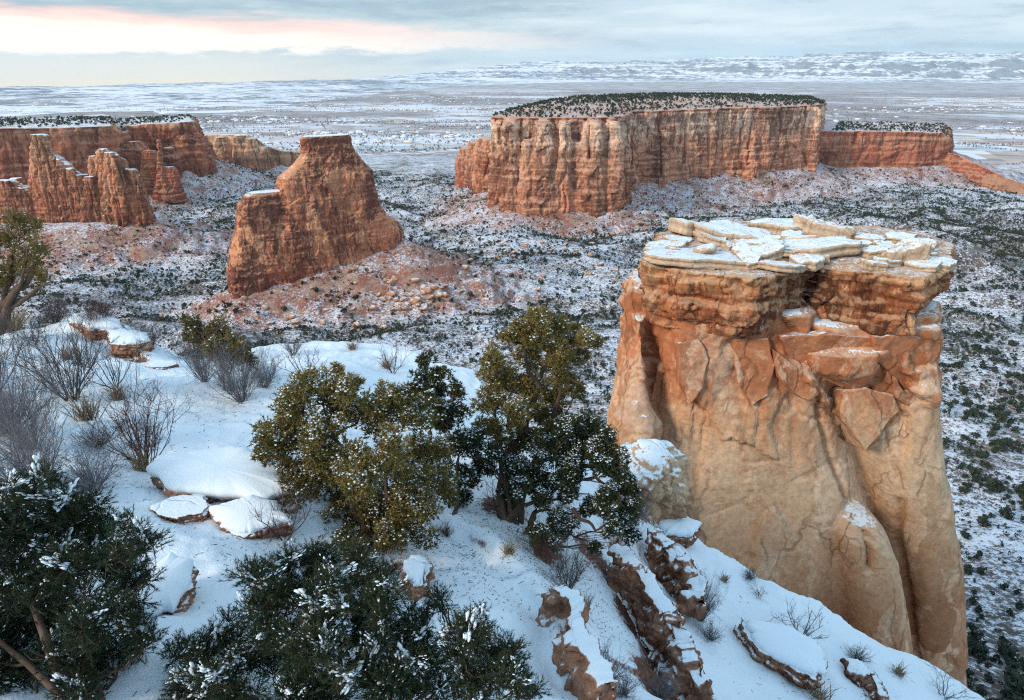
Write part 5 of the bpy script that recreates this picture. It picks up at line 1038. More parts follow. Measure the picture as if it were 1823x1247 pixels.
# rows of trees along lanes and the river
L_ = []
for q in range(150):
    cx, cy = vhz(1, 2000, 7500, -38, 38); an = R(17) + (math.pi / 2 if rs.rand() < .3 else 0) + rs.normal() * .03; m_ = rs.randint(12, 46); s = np.linspace(0, m_ * 11, m_) + rs.normal(size=m_) * 3; L_.append(np.stack([cx[0] + s * math.cos(an), cy[0] + s * math.sin(an)], -1))
s = np.linspace(-1500, 1500, 900); L_.append(np.stack([s + rs.normal(size=900) * 8, 2150 + 0.10 * s + 60 * np.sin(s / 260) + rs.normal(size=900) * 18], -1))
L_ = np.concatenate(L_); X = np.r_[X, L_[:, 0]]; Yy = np.r_[Yy, L_[:, 1]]
vt = scatter_scrub('valley_trees', X, Yy, np.full(len(X), -220.6), rs.uniform(2.5, 6, len(X)), 7, 8, .4)
M['bare_tree'] = leaf_mat('bare_valley_trees', [(0, (0.17, 0.15, 0.17)), (1, (0.32, 0.27, 0.28))]); vt.data.materials[0] = M['bare_tree']
tag(vt, 'bare grey violet trees spread through the valley town and fields', 'trees', kind='stuff')
X, Yy = vhz(5000, 2300, 6200, -39, 39); tn = fbm(xyz(X / 900, Yy / 500), 4, 91); k = rs.uniform(size=len(X)) < np.clip(0.02 + 1.6 * tn, 0, .8); X, Yy = X[k], Yy[k]
n = len(X); wx, wy, hh = rs.uniform(6, 14, n), rs.uniform(6, 11, n), rs.uniform(3, 5, n); bx = np.array([[-1, -1, 0], [1, -1, 0], [1, 1, 0], [-1, 1, 0], [-1, -1, 1], [1, -1, 1], [1, 1, 1], [-1, 1, 1], [-1, 0, 1.5], [1, 0, 1.5]], float)
V = bx[None] * np.stack([wx, wy, hh], -1)[:, None]; c, s = math.cos(R(17)), math.sin(R(17)); V = np.stack([V[..., 0] * c - V[..., 1] * s + X[:, None], V[..., 0] * s + V[..., 1] * c + Yy[:, None], V[..., 2] - 220.6], -1)
fq = np.array([[0, 1, 5, 4], [1, 2, 6, 5], [2, 3, 7, 6], [3, 0, 4, 7], [4, 5, 9, 8], [6, 7, 8, 9]]); ft = np.array([[5, 6, 9], [7, 4, 8]]); o_ = (np.arange(n) * 10)[:, None, None]
me = mesh_np('town_houses', V.reshape(-1, 3), [(ft[None] + o_).reshape(-1, 3), (fq[None] + o_).reshape(-1, 4)])
def house_mat():
    m, t = newmat('town_houses'); g = t.n('NewGeometry'); nz = t.sep(g.outputs['Normal'])[2]
    wn = t.n('TexWhiteNoise'); t.put(wn.inputs[0], t.vm('SNAP', g.outputs['Position'], (25, 25, 25)))
    finish(t, t.mix(t.ss(nz, .3, .5), t.ramp(wn.outputs[0], [(0, (.34, .30, .28)), (.5, (.55, .5, .46)), (1, (.66, .66, .68))]), (0.74, 0.76, 0.8)), .8); return m
tag(link('town_houses', me, house_mat()), 'pale snow roofed houses of the distant valley town', 'houses', kind='stuff')
# ------------------------------------------------------------------ near trees
def curve(p0, p1, n, rs_, jit, sag=0.0):
    p0, p1 = np.asarray(p0, float), np.asarray(p1, float); s = np.linspace(0, 1, n)[:, None]; P = p0 + (p1 - p0) * s
    L = np.linalg.norm(p1 - p0); J = rs_.normal(size=(n, 3)) * jit * L; J = np.cumsum(J, 0); J -= J[-1] * s; J *= np.sin(np.pi * s) ** .5
    P = P + J; P[:, 2] += sag * L * np.sin(np.pi * s[:, 0]); return P
def unit(v): return v / (np.linalg.norm(v, axis=-1, keepdims=True) + 1e-9)
def snow_lumps(mb, C, S, rs_, ax=None):
    V0, F0 = ICO1; n = len(C)
    k = 1 + 0.13 * rs_.normal(size=(n, len(V0), 1))
    V = V0[None] * k * S[:, None, :]
    if ax is not None:
        e1 = unit(ax * np.array([1, 1, 0.7])); up = np.array([0, 0, 1.0]); e2 = unit(np.cross(up[None], e1)); e3 = np.cross(e1, e2)
        V = V[..., 0:1] * e1[:, None] + V[..., 1:2] * e2[:, None] + V[..., 2:3] * e3[:, None]
    mb.add((C[:, None] + V).reshape(-1, 3), (F0[None] + (np.arange(n) * len(V0))[:, None, None]).reshape(-1, 3))
def needles(C, Dv, tint, m, ln, wd, spread, along, rs_):
    """m thin blades from each point, about its direction, spread along its twig"""
    n = len(C); s = rs_.uniform(0, 1, (n, m, 1)); B = C[:, None] + Dv[:, None] * s * along; d = unit(Dv[:, None] + rs_.normal(size=(n, m, 3)) * spread)
    L = ln * rs_.uniform(.6, 1.2, (n, m, 1)); sd = unit(np.cross(d, rs_.normal(size=(n, m, 3)))) * wd
    V = np.stack([B - sd, B + sd, B + d * L], 2).reshape(-1, 3); return V, np.arange(len(V)).reshape(-1, 3), np.repeat(np.clip(tint[:, None] + rs_.uniform(-.15, .15, (n, m)), 0, 1).ravel(), 3)
def near_tree(name, label, cat, base, stems, blobs, Dj, seed, mat, n_spray, kind, trunk_r, snow_n, snow_s, group=None, sub=10, extra=None, bark='bark', fill=.9):
    rs_ = np.random.RandomState(seed); base = np.asarray(base, float)
    t_ = empty(name, base, label, cat, group)
    B = []
    for q in blobs:
        u, v, D, rp = q[:4]; D = D + rs_.uniform(-Dj, Dj); c = PD(u, v, D); B.append((*c, rp / FPX * np.linalg.norm(c), q[4] if len(q) > 4 else 0.5))
    B = np.array(B); wood = MB(); st = []
    for sidx, s in enumerate(stems):
        pts = [base + np.array([0, 0, -.15])] + [PD(*q) for q in s]; pl = np.concatenate([curve(pts[k], pts[k + 1], 7, rs_, 0.035)[:-1] for k in range(len(pts) - 1)] + [[pts[-1]]])
        rad = np.linspace(trunk_r, trunk_r * 0.25, len(pl)) * (1 if sidx == 0 else .75); tube(wood, pl, rad * (1 + .15 * rs_.normal(size=len(pl))), 8); st.append((pl, rad))
    allp = np.concatenate([a for a, _ in st]); allr = np.concatenate([b for _, b in st])
    SB = []
    for b in B:
        c, r_ = b[:3], b[3]; dd = np.linalg.norm(allp - c, axis=1) + np.maximum(0, allp[:, 2] - c[2] + .2 * r_) * 1.2; k = np.argmin(dd)
        L = np.linalg.norm(allp[k] - c); r0 = min(allr[k] * .6, .012 + .02 * L)
        pl = curve(allp[k], c, 8, rs_, 0.05, -.05); tube(wood, pl, np.linspace(r0, .006, 8), 5)
        for _ in range(sub):
            d = unit(rs_.normal(size=3) * np.array([1, 1, .8]) + np.array([0, 0, .15])); sc_ = c + d * r_ * rs_.uniform(.35, .8); SB.append((*sc_, r_ * rs_.uniform(.22, .46), b[4] + rs_.uniform(-.18, .18)))
            tube(wood, curve(pl[rs_.randint(4, 8)], sc_, 5, rs_, .06), np.linspace(.007, .003, 5), 4)
    for e in (extra or []):      # bare limbs seen between the foliage
        pl = np.concatenate([curve(PD(*e[k]), PD(*e[k + 1]), 6, rs_, .05)[:-1] for k in range(len(e) - 1)] + [[PD(*e[-1])]]); tube(wood, pl, np.linspace(trunk_r * .5, .008, len(pl)), 6)
    link('trunk', wood.mesh('trunk', True), M[bark], t_)
    SB = np.array(SB); pr = SB[:, 3] ** 2; k = rs_.choice(len(SB), n_spray, p=pr / pr.sum()); d = unit(rs_.normal(size=(n_spray, 3)) + np.array([0, 0, .25]))
    C = SB[k, :3] + d * SB[k, 3:4] * (rs_.uniform(.3, 1.05, (n_spray, 1)) + .35 * rs_.uniform(size=(n_spray, 1)) ** 6)
    up = np.array([0, 0, 1.0]); tint = np.clip(SB[k, 4] + .18 * d[:, 2] + rs_.normal(size=n_spray) * .10, 0, 1)
    cr = MB()
    if kind == 'juniper':
        Dv = unit(d * .8 + up * .5 + rs_.normal(size=d.shape) * .35); V, F, A = needles(C, Dv, tint, 9, .05, .0062, .6, .04, rs_)
    else:
        Dv = unit(d * .7 + up * .35 + rs_.normal(size=d.shape) * .3); V, F, A = needles(C, Dv, tint, 36, .034, .0017, .62, .09, rs_)
        tw = MB()
        for q in range(0, n_spray, 3):
            j = k[q]; tube(tw, [SB[j, :3] * .6 + C[q] * .4, C[q], C[q] + Dv[q] * .07], [.005, .004, .002], 3)
        link('twigs', tw.mesh('twigs'), M[bark], t_)
    cr.add(V, F, None, A); me = cr.mesh('crown'); attr(me, 'tint', np.concatenate(cr.A)); link('crown', me, M[mat], t_)
    if snow_n:
        w_ = np.clip(d[:, 2] + .2, 0, 1) * (.3 + sstep(fbm(C * 6, 2, seed), -.3, .25)); o = np.argsort(-w_ * rs_.uniform(.3, 1, n_spray))[:snow_n]; sz = rs_.uniform(.5, 1.3, (len(o), 1)) * snow_s
        sn = MB()
        if kind == 'juniper': snow_lumps(sn, C[o] + Dv[o] * .035, sz * np.array([1.1, 1, .7]), rs_)
        else:                                    # pads of snow lying along the bough ends
            o = o[:snow_n // 6]; sz = sz[:len(o)]; hd = unit(Dv[o] * np.array([1, 1, .35]))
            for q in range(16): snow_lumps(sn, C[o] + hd * rs_.uniform(-.09, .10, (len(o), 1)) + up * .014 + rs_.normal(size=(len(o), 3)) * np.array([.014, .014, .006]), sz * rs_.uniform(.5, 1.15, (len(o), 1)) * np.array([2.5, 1.2, .6]), rs_, hd)
            lo = np.argsort(rs_.uniform(size=n_spray) - .4 * d[:, 2])[:2200]; snow_lumps(sn, C[lo] + Dv[lo] * .06, rs_.uniform(.003, .0065, (2200, 1)) * np.array([2.0, 1.1, .6]), rs_, Dv[lo])
        link('snow_clumps', sn.mesh('snow_clumps', True), M['snow'], t_)
    return t_
D1 = 7.4
b1 = ghit(655, 985)
near_tree('juniper', 'broad round olive juniper dusted with snow in the middle foreground', 'juniper', b1, [[(640, 900, 7.3), (610, 800, 7.4), (575, 720, 7.5)], [(690, 880, 7.2), (700, 780, 7.2)], [(735, 900, 7.5), (760, 820, 7.7)]],
    [(562, 688, D1, 42, .6), (530, 725, D1, 45, .65), (600, 725, D1, 55, .5), (622, 692, D1, 34, .6), (520, 775, D1, 50, .5), (492, 800, D1, 38, .55), (580, 790, D1 - .3, 62, .55), (650, 745, D1, 48, .55), (690, 715, D1, 44, .6), (725, 745, D1, 50, .55), (700, 800, D1 - .4, 58, .6),
     (760, 790, D1, 48, .5), (640, 840, D1 - .5, 60, .5), (560, 850, D1, 52, .4), (590, 900, D1, 46, .4), (720, 860, D1 - .4, 58, .6), (780, 850, D1, 42, .5), (800, 885, D1, 26, .5), (670, 900, D1 - .3, 52, .45), (740, 915, D1 - .2, 46, .5), (700, 955, D1 - .4, 36, .4), (640, 950, D1 - .3, 34, .35), (755, 960, D1 - .3, 24, .4), (480, 770, D1, 24, .45), (600, 665, D1, 18, .6), (545, 900, D1 - .1, 36, .4), (585, 945, D1 - .3, 36, .35), (505, 845, D1, 34, .45), (690, 965, D1 - .6, 30, .4), (620, 965, D1 - .5, 26, .35), (470, 810, D1, 20, .4)],
    .35, 21, 'juniper_olive', 21000, 'juniper', .06, 6500, .0130)
b2 = ghit(895, 925); D2 = 9.0
near_tree('juniper', 'tall open topped juniper with twisted trunks in the centre', 'juniper', b2, [[(905, 850, 9), (935, 760, 9.1), (965, 660, 9.2), (985, 600, 9.2)], [(960, 800, 8.9), (985, 740, 9.0), (1012, 640, 9.0)], [(950, 850, 8.8), (1040, 830, 8.6), (1090, 850, 8.4)], [(890, 800, 9.0), (880, 700, 9.1)]],
    [(958, 572, D2, 24, .75), (925, 590, D2, 26, .75), (985, 588, D2, 30, .65), (1010, 600, D2, 30, .6), (1045, 603, D2, 20, .6), (905, 602, D2, 16, .7), (960, 610, D2, 30, .6), (940, 640, D2, 30, .7), (1000, 640, D2, 34, .6), (1030, 640, D2, 20, .6), (880, 640, D2, 26, .65), (872, 668, D2, 22, .65), (905, 680, D2, 32, .65),
     (950, 690, D2, 30, .6), (870, 715, D2, 30, .6), (915, 735, D2, 34, .65), (1010, 690, D2, 26, .6), (1030, 700, D2, 18, .6), (960, 740, D2, 30, .5), (890, 770, D2, 32, .55), (860, 760, D2, 22, .55), (925, 785, D2, 28, .5), (990, 660, D2, 26, .6), (940, 600, D2, 22, .7), (1060, 612, D2, 12, .65), (985, 720, D2 + .2, 24, .5), (905, 800, D2, 24, .5), (985, 770, D2 + .2, 24, .45)],
    .4, 22, 'juniper_olive', 12500, 'juniper', .085, 1900, .0130, extra=[[(935, 770, 8.9), (1000, 760, 8.8), (1020, 700, 8.8)], [(960, 690, 9.0), (935, 640, 9.0), (920, 600, 9.0)], [(985, 620, 9), (1000, 670, 8.9), (1040, 690, 8.8)]])
near_tree('juniper', 'low spreading dark juniper with snowy boughs beside the open topped juniper', 'juniper', ghit(925, 935), [[(930, 880, 8.6), (960, 830, 8.5), (1000, 790, 8.5)], [(990, 870, 8.4), (1060, 850, 8.3), (1100, 880, 8.2)], [(900, 860, 8.6), (860, 820, 8.6)]],
    [(1010, 765, 8.6, 34, .35), (1050, 775, 8.5, 36, .35), (1000, 805, 8.5, 36, .35), (960, 795, 8.6, 30, .4), (1075, 800, 8.4, 34, .4), (1050, 825, 8.3, 38, .45), (1095, 835, 8.3, 34, .4), (1005, 845, 8.3, 32, .35), (960, 850, 8.4, 30, .35), (920, 830, 8.5, 30, .35), (880, 810, 8.6, 26, .35), (860, 835, 8.6, 26, .35), (1110, 870, 8.2, 28, .4),
     (1080, 895, 8.1, 30, .45), (1110, 915, 8.1, 24, .4), (1045, 905, 8.1, 22, .35), (1000, 935, 8.0, 30, .5), (960, 950, 8.0, 18, .5), (985, 965, 8.0, 16, .5), (1090, 945, 8.0, 22, .35), (1120, 950, 8.0, 20, .35), (1060, 975, 7.9, 13, .3), (840, 780, 8.7, 22, .35), (930, 870, 8.3, 24, .35), (905, 880, 8.4, 18, .35), (965, 890, 8.2, 20, .35), (1020, 880, 8.2, 24, .4), (1130, 900, 8.2, 18, .4)],
    .3, 23, 'juniper_dark', 16500, 'juniper', .06, 5200, .0135, extra=[[(940, 880, 8.4), (1000, 850, 8.3), (1070, 860, 8.2)], [(1020, 905, 8.0), (1060, 945, 7.9), (1085, 930, 7.9)], [(935, 900, 8.3), (985, 890, 8.2), (1050, 880, 8.1)]])
near_tree('juniper', 'dark juniper squeezed behind the broad round juniper', 'juniper', ghit(815, 930), [[(815, 850, 8.6), (805, 780, 8.7)]], [(800, 745, 8.9, 34, .35), (830, 790, 8.8, 36, .35), (800, 810, 8.8, 36, .4), (830, 850, 8.7, 28, .35), (815, 890, 8.6, 24, .35), (775, 735, 8.9, 26, .4)], .2, 24, 'juniper_dark', 3200, 'juniper', .04, 420, .018)
near_tree('pinyon', 'small dark pinyon standing in the gap between the two olive junipers', 'pinyon', ghit(770, 790), [[(770, 720, 10.4), (762, 640, 10.5)]], [(760, 645, 10.4, 20, .5), (745, 670, 10.4, 24, .5), (785, 672, 10.4, 24, .5), (728, 700, 10.4, 24, .5), (765, 705, 10.3, 30, .5), (805, 705, 10.4, 26, .5), (750, 735, 10.3, 28, .5), (790, 740, 10.3, 30, .5), (825, 735, 10.3, 16, .5), (720, 735, 10.4, 18, .5)], .25, 25, 'juniper_dark', 4200, 'juniper', .035, 160, .018)
bush_b = ghit(400, 690)
near_tree('juniper', 'low olive juniper bush behind the big grey shrub on the left', 'juniper', bush_b, [[(390, 640, 11.4), (360, 600, 11.6)], [(410, 640, 11.4)]], [(335, 578, 11.9, 18, .45), (358, 590, 11.8, 24, .55), (345, 605, 11.8, 22, .5), (385, 592, 11.7, 26, .6), (405, 610, 11.6, 28, .55), (375, 620, 11.6, 28, .55), (430, 625, 11.5, 26, .5), (410, 640, 11.5, 26, .45), (445, 645, 11.4, 16, .45)], .2, 26, 'juniper_olive', 3400, 'juniper', .035, 130, .018)
near_tree('juniper', 'gnarled leaning juniper with shaggy trunk at the left edge', 'juniper', PD(-8, 580, 14.0), [[(15, 540, 13.9), (50, 500, 13.8), (62, 470, 13.8)], [(20, 500, 14.0), (25, 440, 14)]], [(20, 395, 14, 18, .6), (45, 410, 14, 24, .6), (68, 403, 14, 12, .6), (15, 430, 14, 28, .55), (50, 445, 14, 30, .65), (75, 450, 14, 16, .65), (25, 475, 14, 30, .6), (60, 480, 14, 26, .6), (80, 500, 14, 14, .55), (5, 505, 14, 26, .5), (-25, 420, 14, 34, .55), (-35, 470, 14, 40, .55), (75, 520, 14, 12, .3)], .3, 27, 'juniper_olive', 4600, 'juniper', .13, 90, .02,
    extra=[[(20, 545, 13.8), (60, 520, 13.7), (95, 500, 13.6)], [(10, 555, 13.8), (40, 500, 13.7), (48, 440, 13.7)]])
pbm = np.array([-.95, 3.7, 0]); pbm[2] = gz(-.95, 3.7)
near_tree('pinyon', 'dark snow flecked pinyon filling the bottom centre of the foreground', 'pinyon', pbm, [[(640, 1150, 3.8), (620, 1050, 4.0)], [(520, 1170, 3.8), (470, 1080, 3.9)], [(760, 1190, 3.7), (850, 1150, 3.8)], [(420, 1230, 3.6), (330, 1170, 3.7)]],
    [(618, 1000, 4.1, 32, .55), (560, 1012, 4.1, 38, .5), (505, 1008, 4.0, 32, .5), (660, 1030, 4.0, 42, .55), (450, 1035, 4.0, 34, .5), (600, 1060, 3.9, 56, .5), (530, 1070, 3.9, 52, .5), (470, 1090, 3.9, 48, .5), (690, 1080, 3.8, 46, .5), (640, 1120, 3.7, 60, .45), (560, 1140, 3.7, 60, .45), (740, 1110, 3.8, 34, .5),
     (780, 1080, 3.8, 24, .5), (735, 1165, 3.6, 52, .45), (850, 1125, 3.8, 36, .55), (820, 1165, 3.7, 44, .5), (885, 1165, 3.7, 34, .5), (900, 1215, 3.6, 36, .5), (840, 1220, 3.55, 50, .45), (940, 1240, 3.6, 22, .5), (760, 1230, 3.5, 56, .4), (660, 1200, 3.5, 62, .4), (560, 1215, 3.5, 62, .4), (470, 1165, 3.7, 54, .45), (410, 1140, 3.8, 34, .5), (370, 1170, 3.8, 34, .5), (330, 1165, 3.9, 28, .5), (300, 1200, 3.8, 36, .45), (420, 1215, 3.6, 52, .4), (350, 1235, 3.6, 46, .4)],
    .22, 31, 'pinyon', 11000, 'pinyon', .032, 1500, .0095, sub=9)
pbl = np.array([-2.75, 3.3, 0]); pbl[2] = gz(-2.75, 3.3)
near_tree('pinyon', 'large dark snow laden pinyon in the bottom left corner', 'pinyon', pbl, [[(60, 1080, 3.6), (70, 960, 3.9), (80, 890, 4.0)], [(150, 1120, 3.6), (200, 1020, 3.8)], [(-40, 1100, 3.5), (-60, 960, 3.7)]],
    [(85, 868, 4.1, 26, .55), (45, 885, 4.0, 40, .5), (105, 905, 4.0, 36, .5), (0, 900, 4.0, 44, .5), (150, 925, 4.0, 36, .55), (75, 945, 3.9, 52, .5), (10, 970, 3.9, 58, .45), (185, 950, 4.0, 28, .55), (135, 975, 3.9, 46, .5), (235, 935, 4.0, 16, .5), (215, 980, 3.9, 34, .5), (262, 968, 4.0, 22, .5), (190, 1020, 3.8, 44, .5), (110, 1035, 3.7, 56, .45), (30, 1050, 3.7, 62, .4), (240, 1040, 3.85, 26, .5), (265, 1030, 3.9, 14, .5),
     (170, 1090, 3.7, 54, .45), (235, 1090, 3.8, 30, .5), (90, 1120, 3.6, 60, .4), (0, 1140, 3.6, 60, .4), (255, 1140, 3.8, 28, .5), (200, 1155, 3.6, 50, .4), (120, 1200, 3.5, 60, .4), (30, 1215, 3.5, 60, .4), (230, 1215, 3.6, 44, .4), (-60, 930, 4, 60, .5), (-70, 1050, 3.8, 70, .4), (-60, 1180, 3.6, 70, .4)],
    .25, 32, 'pinyon', 12000, 'pinyon', .034, 1300, .0095, sub=9)
# ------------------------------------------------------------------ bare winter shrubs and grass tufts
def shrub_mesh(name, seed, stems, wide, lev=3, kids=5, curl=.12, th=.010, hang=0.0):
    rs_ = np.random.RandomState(seed); mb = MB()
    def grow_(p, d, L, r, lv):
        n = 5 if lv else 4; pts = [p]
        for _ in range(n):
            d = unit(d + rs_.normal(size=3) * curl + np.array([0, 0, .05 - hang * (lev - lv)])); pts.append(pts[-1] + d * L / n)
        pts = np.array(pts); tube(mb, pts, np.linspace(r, r * .45, len(pts)), 4 if lv == lev else 3)
        if lv:
            for _ in range(kids):
                k = rs_.randint(1, len(pts)); q = rs_.normal(size=3); grow_(pts[k], unit(d * .9 + q * .55 + np.array([0, 0, .2])), L * rs_.uniform(.35, .6), r * .5, lv - 1)
    for s in range(stems):
        a = rs_.uniform(0, 6.28); t_ = rs_.uniform(.05, 1) * wide; d = unit(np.array([math.cos(a) * t_, math.sin(a) * t_, 1]))
        grow_(np.array([math.cos(a), math.sin(a), 0]) * .06 * rs_.rand() + np.array([0, 0, -.03]), d, rs_.uniform(.5, .8), th, lev)
    return mb.mesh(name)
def grass_mesh(name, seed, n=110, wide=.8):
    rs_ = np.random.RandomState(seed); mb = MB()
    for _ in range(n):
        a = rs_.uniform(0, 6.28); d = unit(np.array([math.cos(a), math.sin(a), 0]) * rs_.uniform(0, wide) + np.array([0, 0, 1])); p = np.array([rs_.normal() * .10, rs_.normal() * .10, -.02]); L = rs_.uniform(.4, 1)
        sd = unit(np.cross(d, rs_.normal(size=3))) * .012; m_ = p + d * L * .6; e = p + d * L + np.array([0, 0, -.12 * L]) + rs_.normal(size=3) * .05
        mb.add([p - sd, p + sd, m_ + sd * .8, m_ - sd * .8, e], [[3, 2, 4]], [[0, 1, 2, 3]])
    return mb.mesh(name)
SM = {'open': shrub_mesh('shrub', 1, 22, 1.2, 3, 5, .13, .008), 'dense': shrub_mesh('shrub', 2, 46, 1.1, 3, 5, .13, .006), 'fan': shrub_mesh('shrub', 3, 34, 1.4, 3, 5, .10, .007, .01), 'thin': shrub_mesh('shrub', 4, 9, 1.2, 2, 5, .15, .009), 'tuft': shrub_mesh('shrub', 5, 46, 1.0, 2, 4, .16, .009)}
GM = [grass_mesh('grass_tuft', q) for q in range(3)]
def put_shrub(u, v, wpx, hpx, proto, mat, label, cat='shrub', D=None, name='shrub', group='bare shrubs on the rim', rz=None):
    p = PD(u, v, D) if D else ghit(u, v); me = GM[proto] if isinstance(proto, int) else SM[proto]; me = me.copy() if (me.materials and me.materials[0] != M[mat]) else me
    if not me.materials: me.materials.append(M[mat])
    elif me.materials[0] != M[mat]: me.materials[0] = M[mat]
    o = bpy.data.objects.new(name, me); COL.objects.link(o); o.location = p; k = np.linalg.norm(p) / FPX
    xs_ = np.array([q.co[:] for q in me.vertices]); ext = xs_.max(0) - xs_.min(0); sw = wpx * k / max(ext[0], ext[1]); sh = 1.3 * hpx * k / ext[2]; sw *= 1.12
    o.scale = (sw, sw, sh); o.rotation_euler = (0, 0, random.uniform(0, 6.28) if rz is None else rz); return tag(o, label, cat, group)
random.seed(4)
for a in [(432, 715, 175, 130, 'dense', 'twig_grey', 'large dense grey shrub in front of the olive juniper bush'), (365, 680, 110, 110, 'dense', 'twig_grey', 'grey shrub at the left side of the olive juniper bush'),
          (130, 712, 190, 135, 'open', 'twig', 'wide bare dark shrub on the snow at left, in front of the rim'), (262, 832, 175, 150, 'open', 'twig_red', 'bare reddish shrub with grass at its foot above the quilted boulder'),
          (15, 770, 190, 190, 'fan', 'twig_grey', 'tall grey shrub cut by the left edge'), (70, 880, 300, 150, 'dense', 'twig_grey', 'thick grey shrub just above the corner pinyon'), (170, 870, 160, 110, 'fan', 'twig_grey', 'low arching shrub leaning right above the corner pinyon'),
          (175, 585, 110, 60, 'dense', 'twig_red', 'dark reddish brush at the back left rim'), (100, 575, 90, 50, 'dense', 'twig', 'dark brush beside the gnarled juniper'), (270, 622, 95, 62, 'dense', 'twig_grey', 'grey brush behind the back left ledge'), (60, 615, 60, 45, 'thin', 'twig', 'thin sprigs below the gnarled juniper'),
          (60, 800, 170, 130, 'dense', 'twig_grey', 'thick grey shrub between the tall left shrub and the corner pinyon'), (-10, 700, 150, 130, 'open', 'twig', 'bare shrub at the left edge behind the tall grey shrub'), (175, 795, 110, 70, 'fan', 'twig', 'low dark shrub between the reddish shrub and the tall grey shrub'), (470, 690, 90, 90, 'fan', 'twig_grey', 'arching grey shrub right of the large dense grey shrub'), (205, 690, 90, 70, 'thin', 'twig', 'spindly shrub right of the wide bare shrub'),
          (155, 655, 60, 60, 'thin', 'twig_red', 'thin red sprigs beside the rusty rock'), (522, 632, 60, 34, 'open', 'twig', 'small bare shrub at the edge left of the snow patch'), (545, 672, 100, 55, 'thin', 'twig_grey', 'sparse pale shrub behind the broad juniper'), (700, 665, 60, 70, 'thin', 'twig_red', 'sparse brown shrub by the small dark pinyon'),
          (505, 960, 120, 115, 'thin', 'twig_red', 'thin reddish shrub growing against the quilted boulder'), (1010, 1052, 115, 110, 'open', 'twig', 'round bare shrub in the bare soil below the spreading juniper'), (1248, 1105, 80, 95, 'dense', 'twig_grey', 'grey shrub at the top of the bare gully'),
          (1265, 1140, 50, 40, 'tuft', 'twig_grey', 'frosted tuft just below the gully shrub'), (1080, 1215, 90, 75, 'tuft', 'twig_grey', 'frosted grey cushion shrub on the lower snow'), (1112, 1238, 60, 50, 'tuft', 'twig_grey', 'smaller frosted cushion beside the grey cushion shrub'), (1178, 1245, 60, 70, 'tuft', 'twig_grey', 'frosted cushion shrub at the bottom edge'),
          (1425, 1135, 95, 48, 'thin', 'twig', 'sparse low shrub on the open snow slope'), (1525, 1175, 44, 26, 'tuft', 'twig', 'small dark cushion tuft on the snow slope'), (1335, 1030, 34, 22, 'tuft', 'twig', 'small tuft near the upper snow edge'), (1680, 1240, 70, 36, 'thin', 'twig_grey', 'pale sprigs at the bottom of the pinnacle'),
          (1130, 935, 90, 80, 'dense', 'twig_grey', 'grey brush between the spreading juniper and the buff boulder'), (1350, 1062, 40, 20, 'thin', 'twig_red', 'low red sprigs on the snow slope'), (795, 955, 40, 34, 'tuft', 'twig_red', 'small brown tuft at the top of the snowbank'), (880, 905, 70, 60, 'thin', 'twig', 'bare twigs at the foot of the tall juniper'),
          (690, 985, 70, 50, 'thin', 'twig_red', 'dead twigs under the broad round juniper'), (600, 1000, 60, 40, 'thin', 'twig_grey', 'dead grey twigs behind the bottom pinyon'), (1100, 1030, 50, 30, 'thin', 'twig', 'fallen twigs beside the bare gully'), (330, 640, 60, 45, 'thin', 'twig_grey', 'pale sprigs beside the flat orange stone')]:
    put_shrub(*a)
for a in [(158, 748, 70, 40, 0, 'tan grass tuft between the two left shrubs'), (255, 838, 60, 45, 1, 'tan grass tuft at the foot of the reddish shrub'), (20, 590, 90, 40, 2, 'dry grass under the gnarled juniper'), (245, 632, 50, 24, 0, 'dry grass on the back left ledge'), (628, 622, 36, 14, 1, 'small dry tuft on the far snow patch'),
          (690, 655, 40, 20, 2, 'dry tuft at the right of the far snow patch'), (1040, 1088, 40, 34, 0, 'straw tuft below the round bare shrub'), (990, 1062, 40, 24, 1, 'straw tuft left of the round bare shrub'), (1460, 1245, 60, 24, 2, 'dry grass under the big brown boulder'), (210, 712, 50, 26, 1, 'dry grass right of the wide bare shrub'), (120, 640, 40, 20, 0, 'dry tuft by the rusty rock'), (1290, 1035, 30, 14, 2, 'tiny dry tuft near the rim edge'), (1600, 1200, 40, 16, 1, 'tiny dry tuft low on the snow slope'), (905, 985, 50, 22, 0, 'dry grass in the trodden soil under the junipers')]:
    put_shrub(*a[:5], 'dry_grass', a[5], 'grass tuft', None, 'grass_tuft', 'dry grass tufts on the rim')

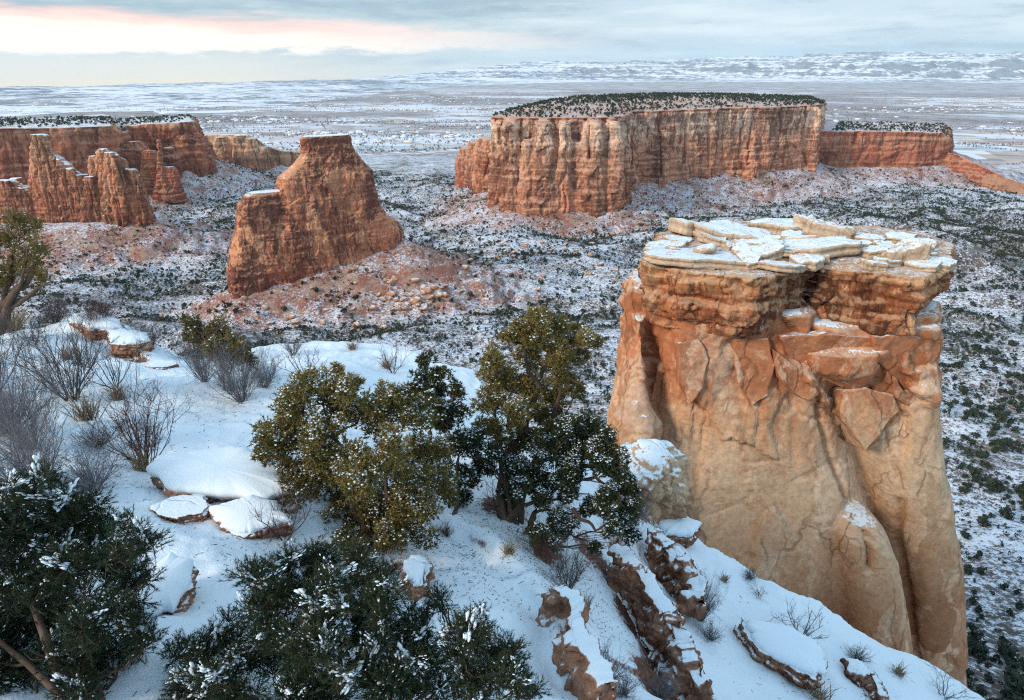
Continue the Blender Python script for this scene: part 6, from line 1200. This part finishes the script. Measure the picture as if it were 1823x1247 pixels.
# needles, twigs and seed litter blown over the snow
rs = np.random.RandomState(12); LT = []
for (u, v, D, sp_, n) in [(655, 975, 6.9, .9, 420), (905, 930, 8.7, 1.0, 520), (1000, 1010, 7.9, .8, 380), (430, 720, 11, .8, 150), (262, 832, 8.2, .7, 140), (130, 712, 10.4, .8, 140), (60, 880, 7, .9, 160), (1010, 1050, 7.4, .5, 160), (800, 1000, 6.8, .7, 200), (350, 1000, 5.6, .8, 160), (900, 1120, 5.6, .7, 160), (1350, 1110, 9.2, 1.2, 160), (300, 720, 10.5, 1.5, 150), (560, 680, 12.5, 1.2, 120)]:
    c = PD(u, v, D)[:2]; LT.append(c + rs.normal(size=(n, 2)) * sp_)
LT = np.concatenate(LT); d, _q, ins = seg_dist(LT[:, 0], LT[:, 1], RIM); LT = LT[ins & (d > .2)]; z = G(LT[:, 0], LT[:, 1]); mb = MB()
for (x_, y_), z_ in zip(LT, z):
    a = rs.uniform(0, 6.28); L = rs.uniform(.012, .07) * (3 if rs.rand() < .05 else 1); e = np.array([math.cos(a) * L, math.sin(a) * L, rs.uniform(-.2, .5) * L]); p = np.array([x_, y_, z_ + .004]); tube(mb, [p - e / 2, p + e / 2], [.0035, .002], 3)
tag(link('twig_litter', mb.mesh('twig_litter'), M['twig_red']), 'dark needles and twigs littering the snow', 'litter', kind='stuff')
# ------------------------------------------------------------------ the air between here and the mountains
hb = np.array([[-28500, -60, -246], [28500, -60, -246], [28500, 28500, -246], [-28500, 28500, -246], [-28500, -60, 560], [28500, -60, 560], [28500, 28500, 560], [-28500, 28500, 560]], float)
hm, t = newmat('haze'); t.nt.nodes.clear(); pv = t.n('VolumePrincipled'); pv.inputs['Color'].default_value = (0.80, 0.93, 1.0, 1); pv.inputs['Density'].default_value = 2.0e-5
ho = t.n('OutputMaterial'); t.nt.links.new(pv.outputs[0], ho.inputs['Volume'])
tag(link('haze', mesh_np('haze', hb, [np.array([[0, 3, 2, 1], [4, 5, 6, 7], [0, 1, 5, 4], [1, 2, 6, 5], [2, 3, 7, 6], [3, 0, 4, 7]])]), hm), kind='stuff')
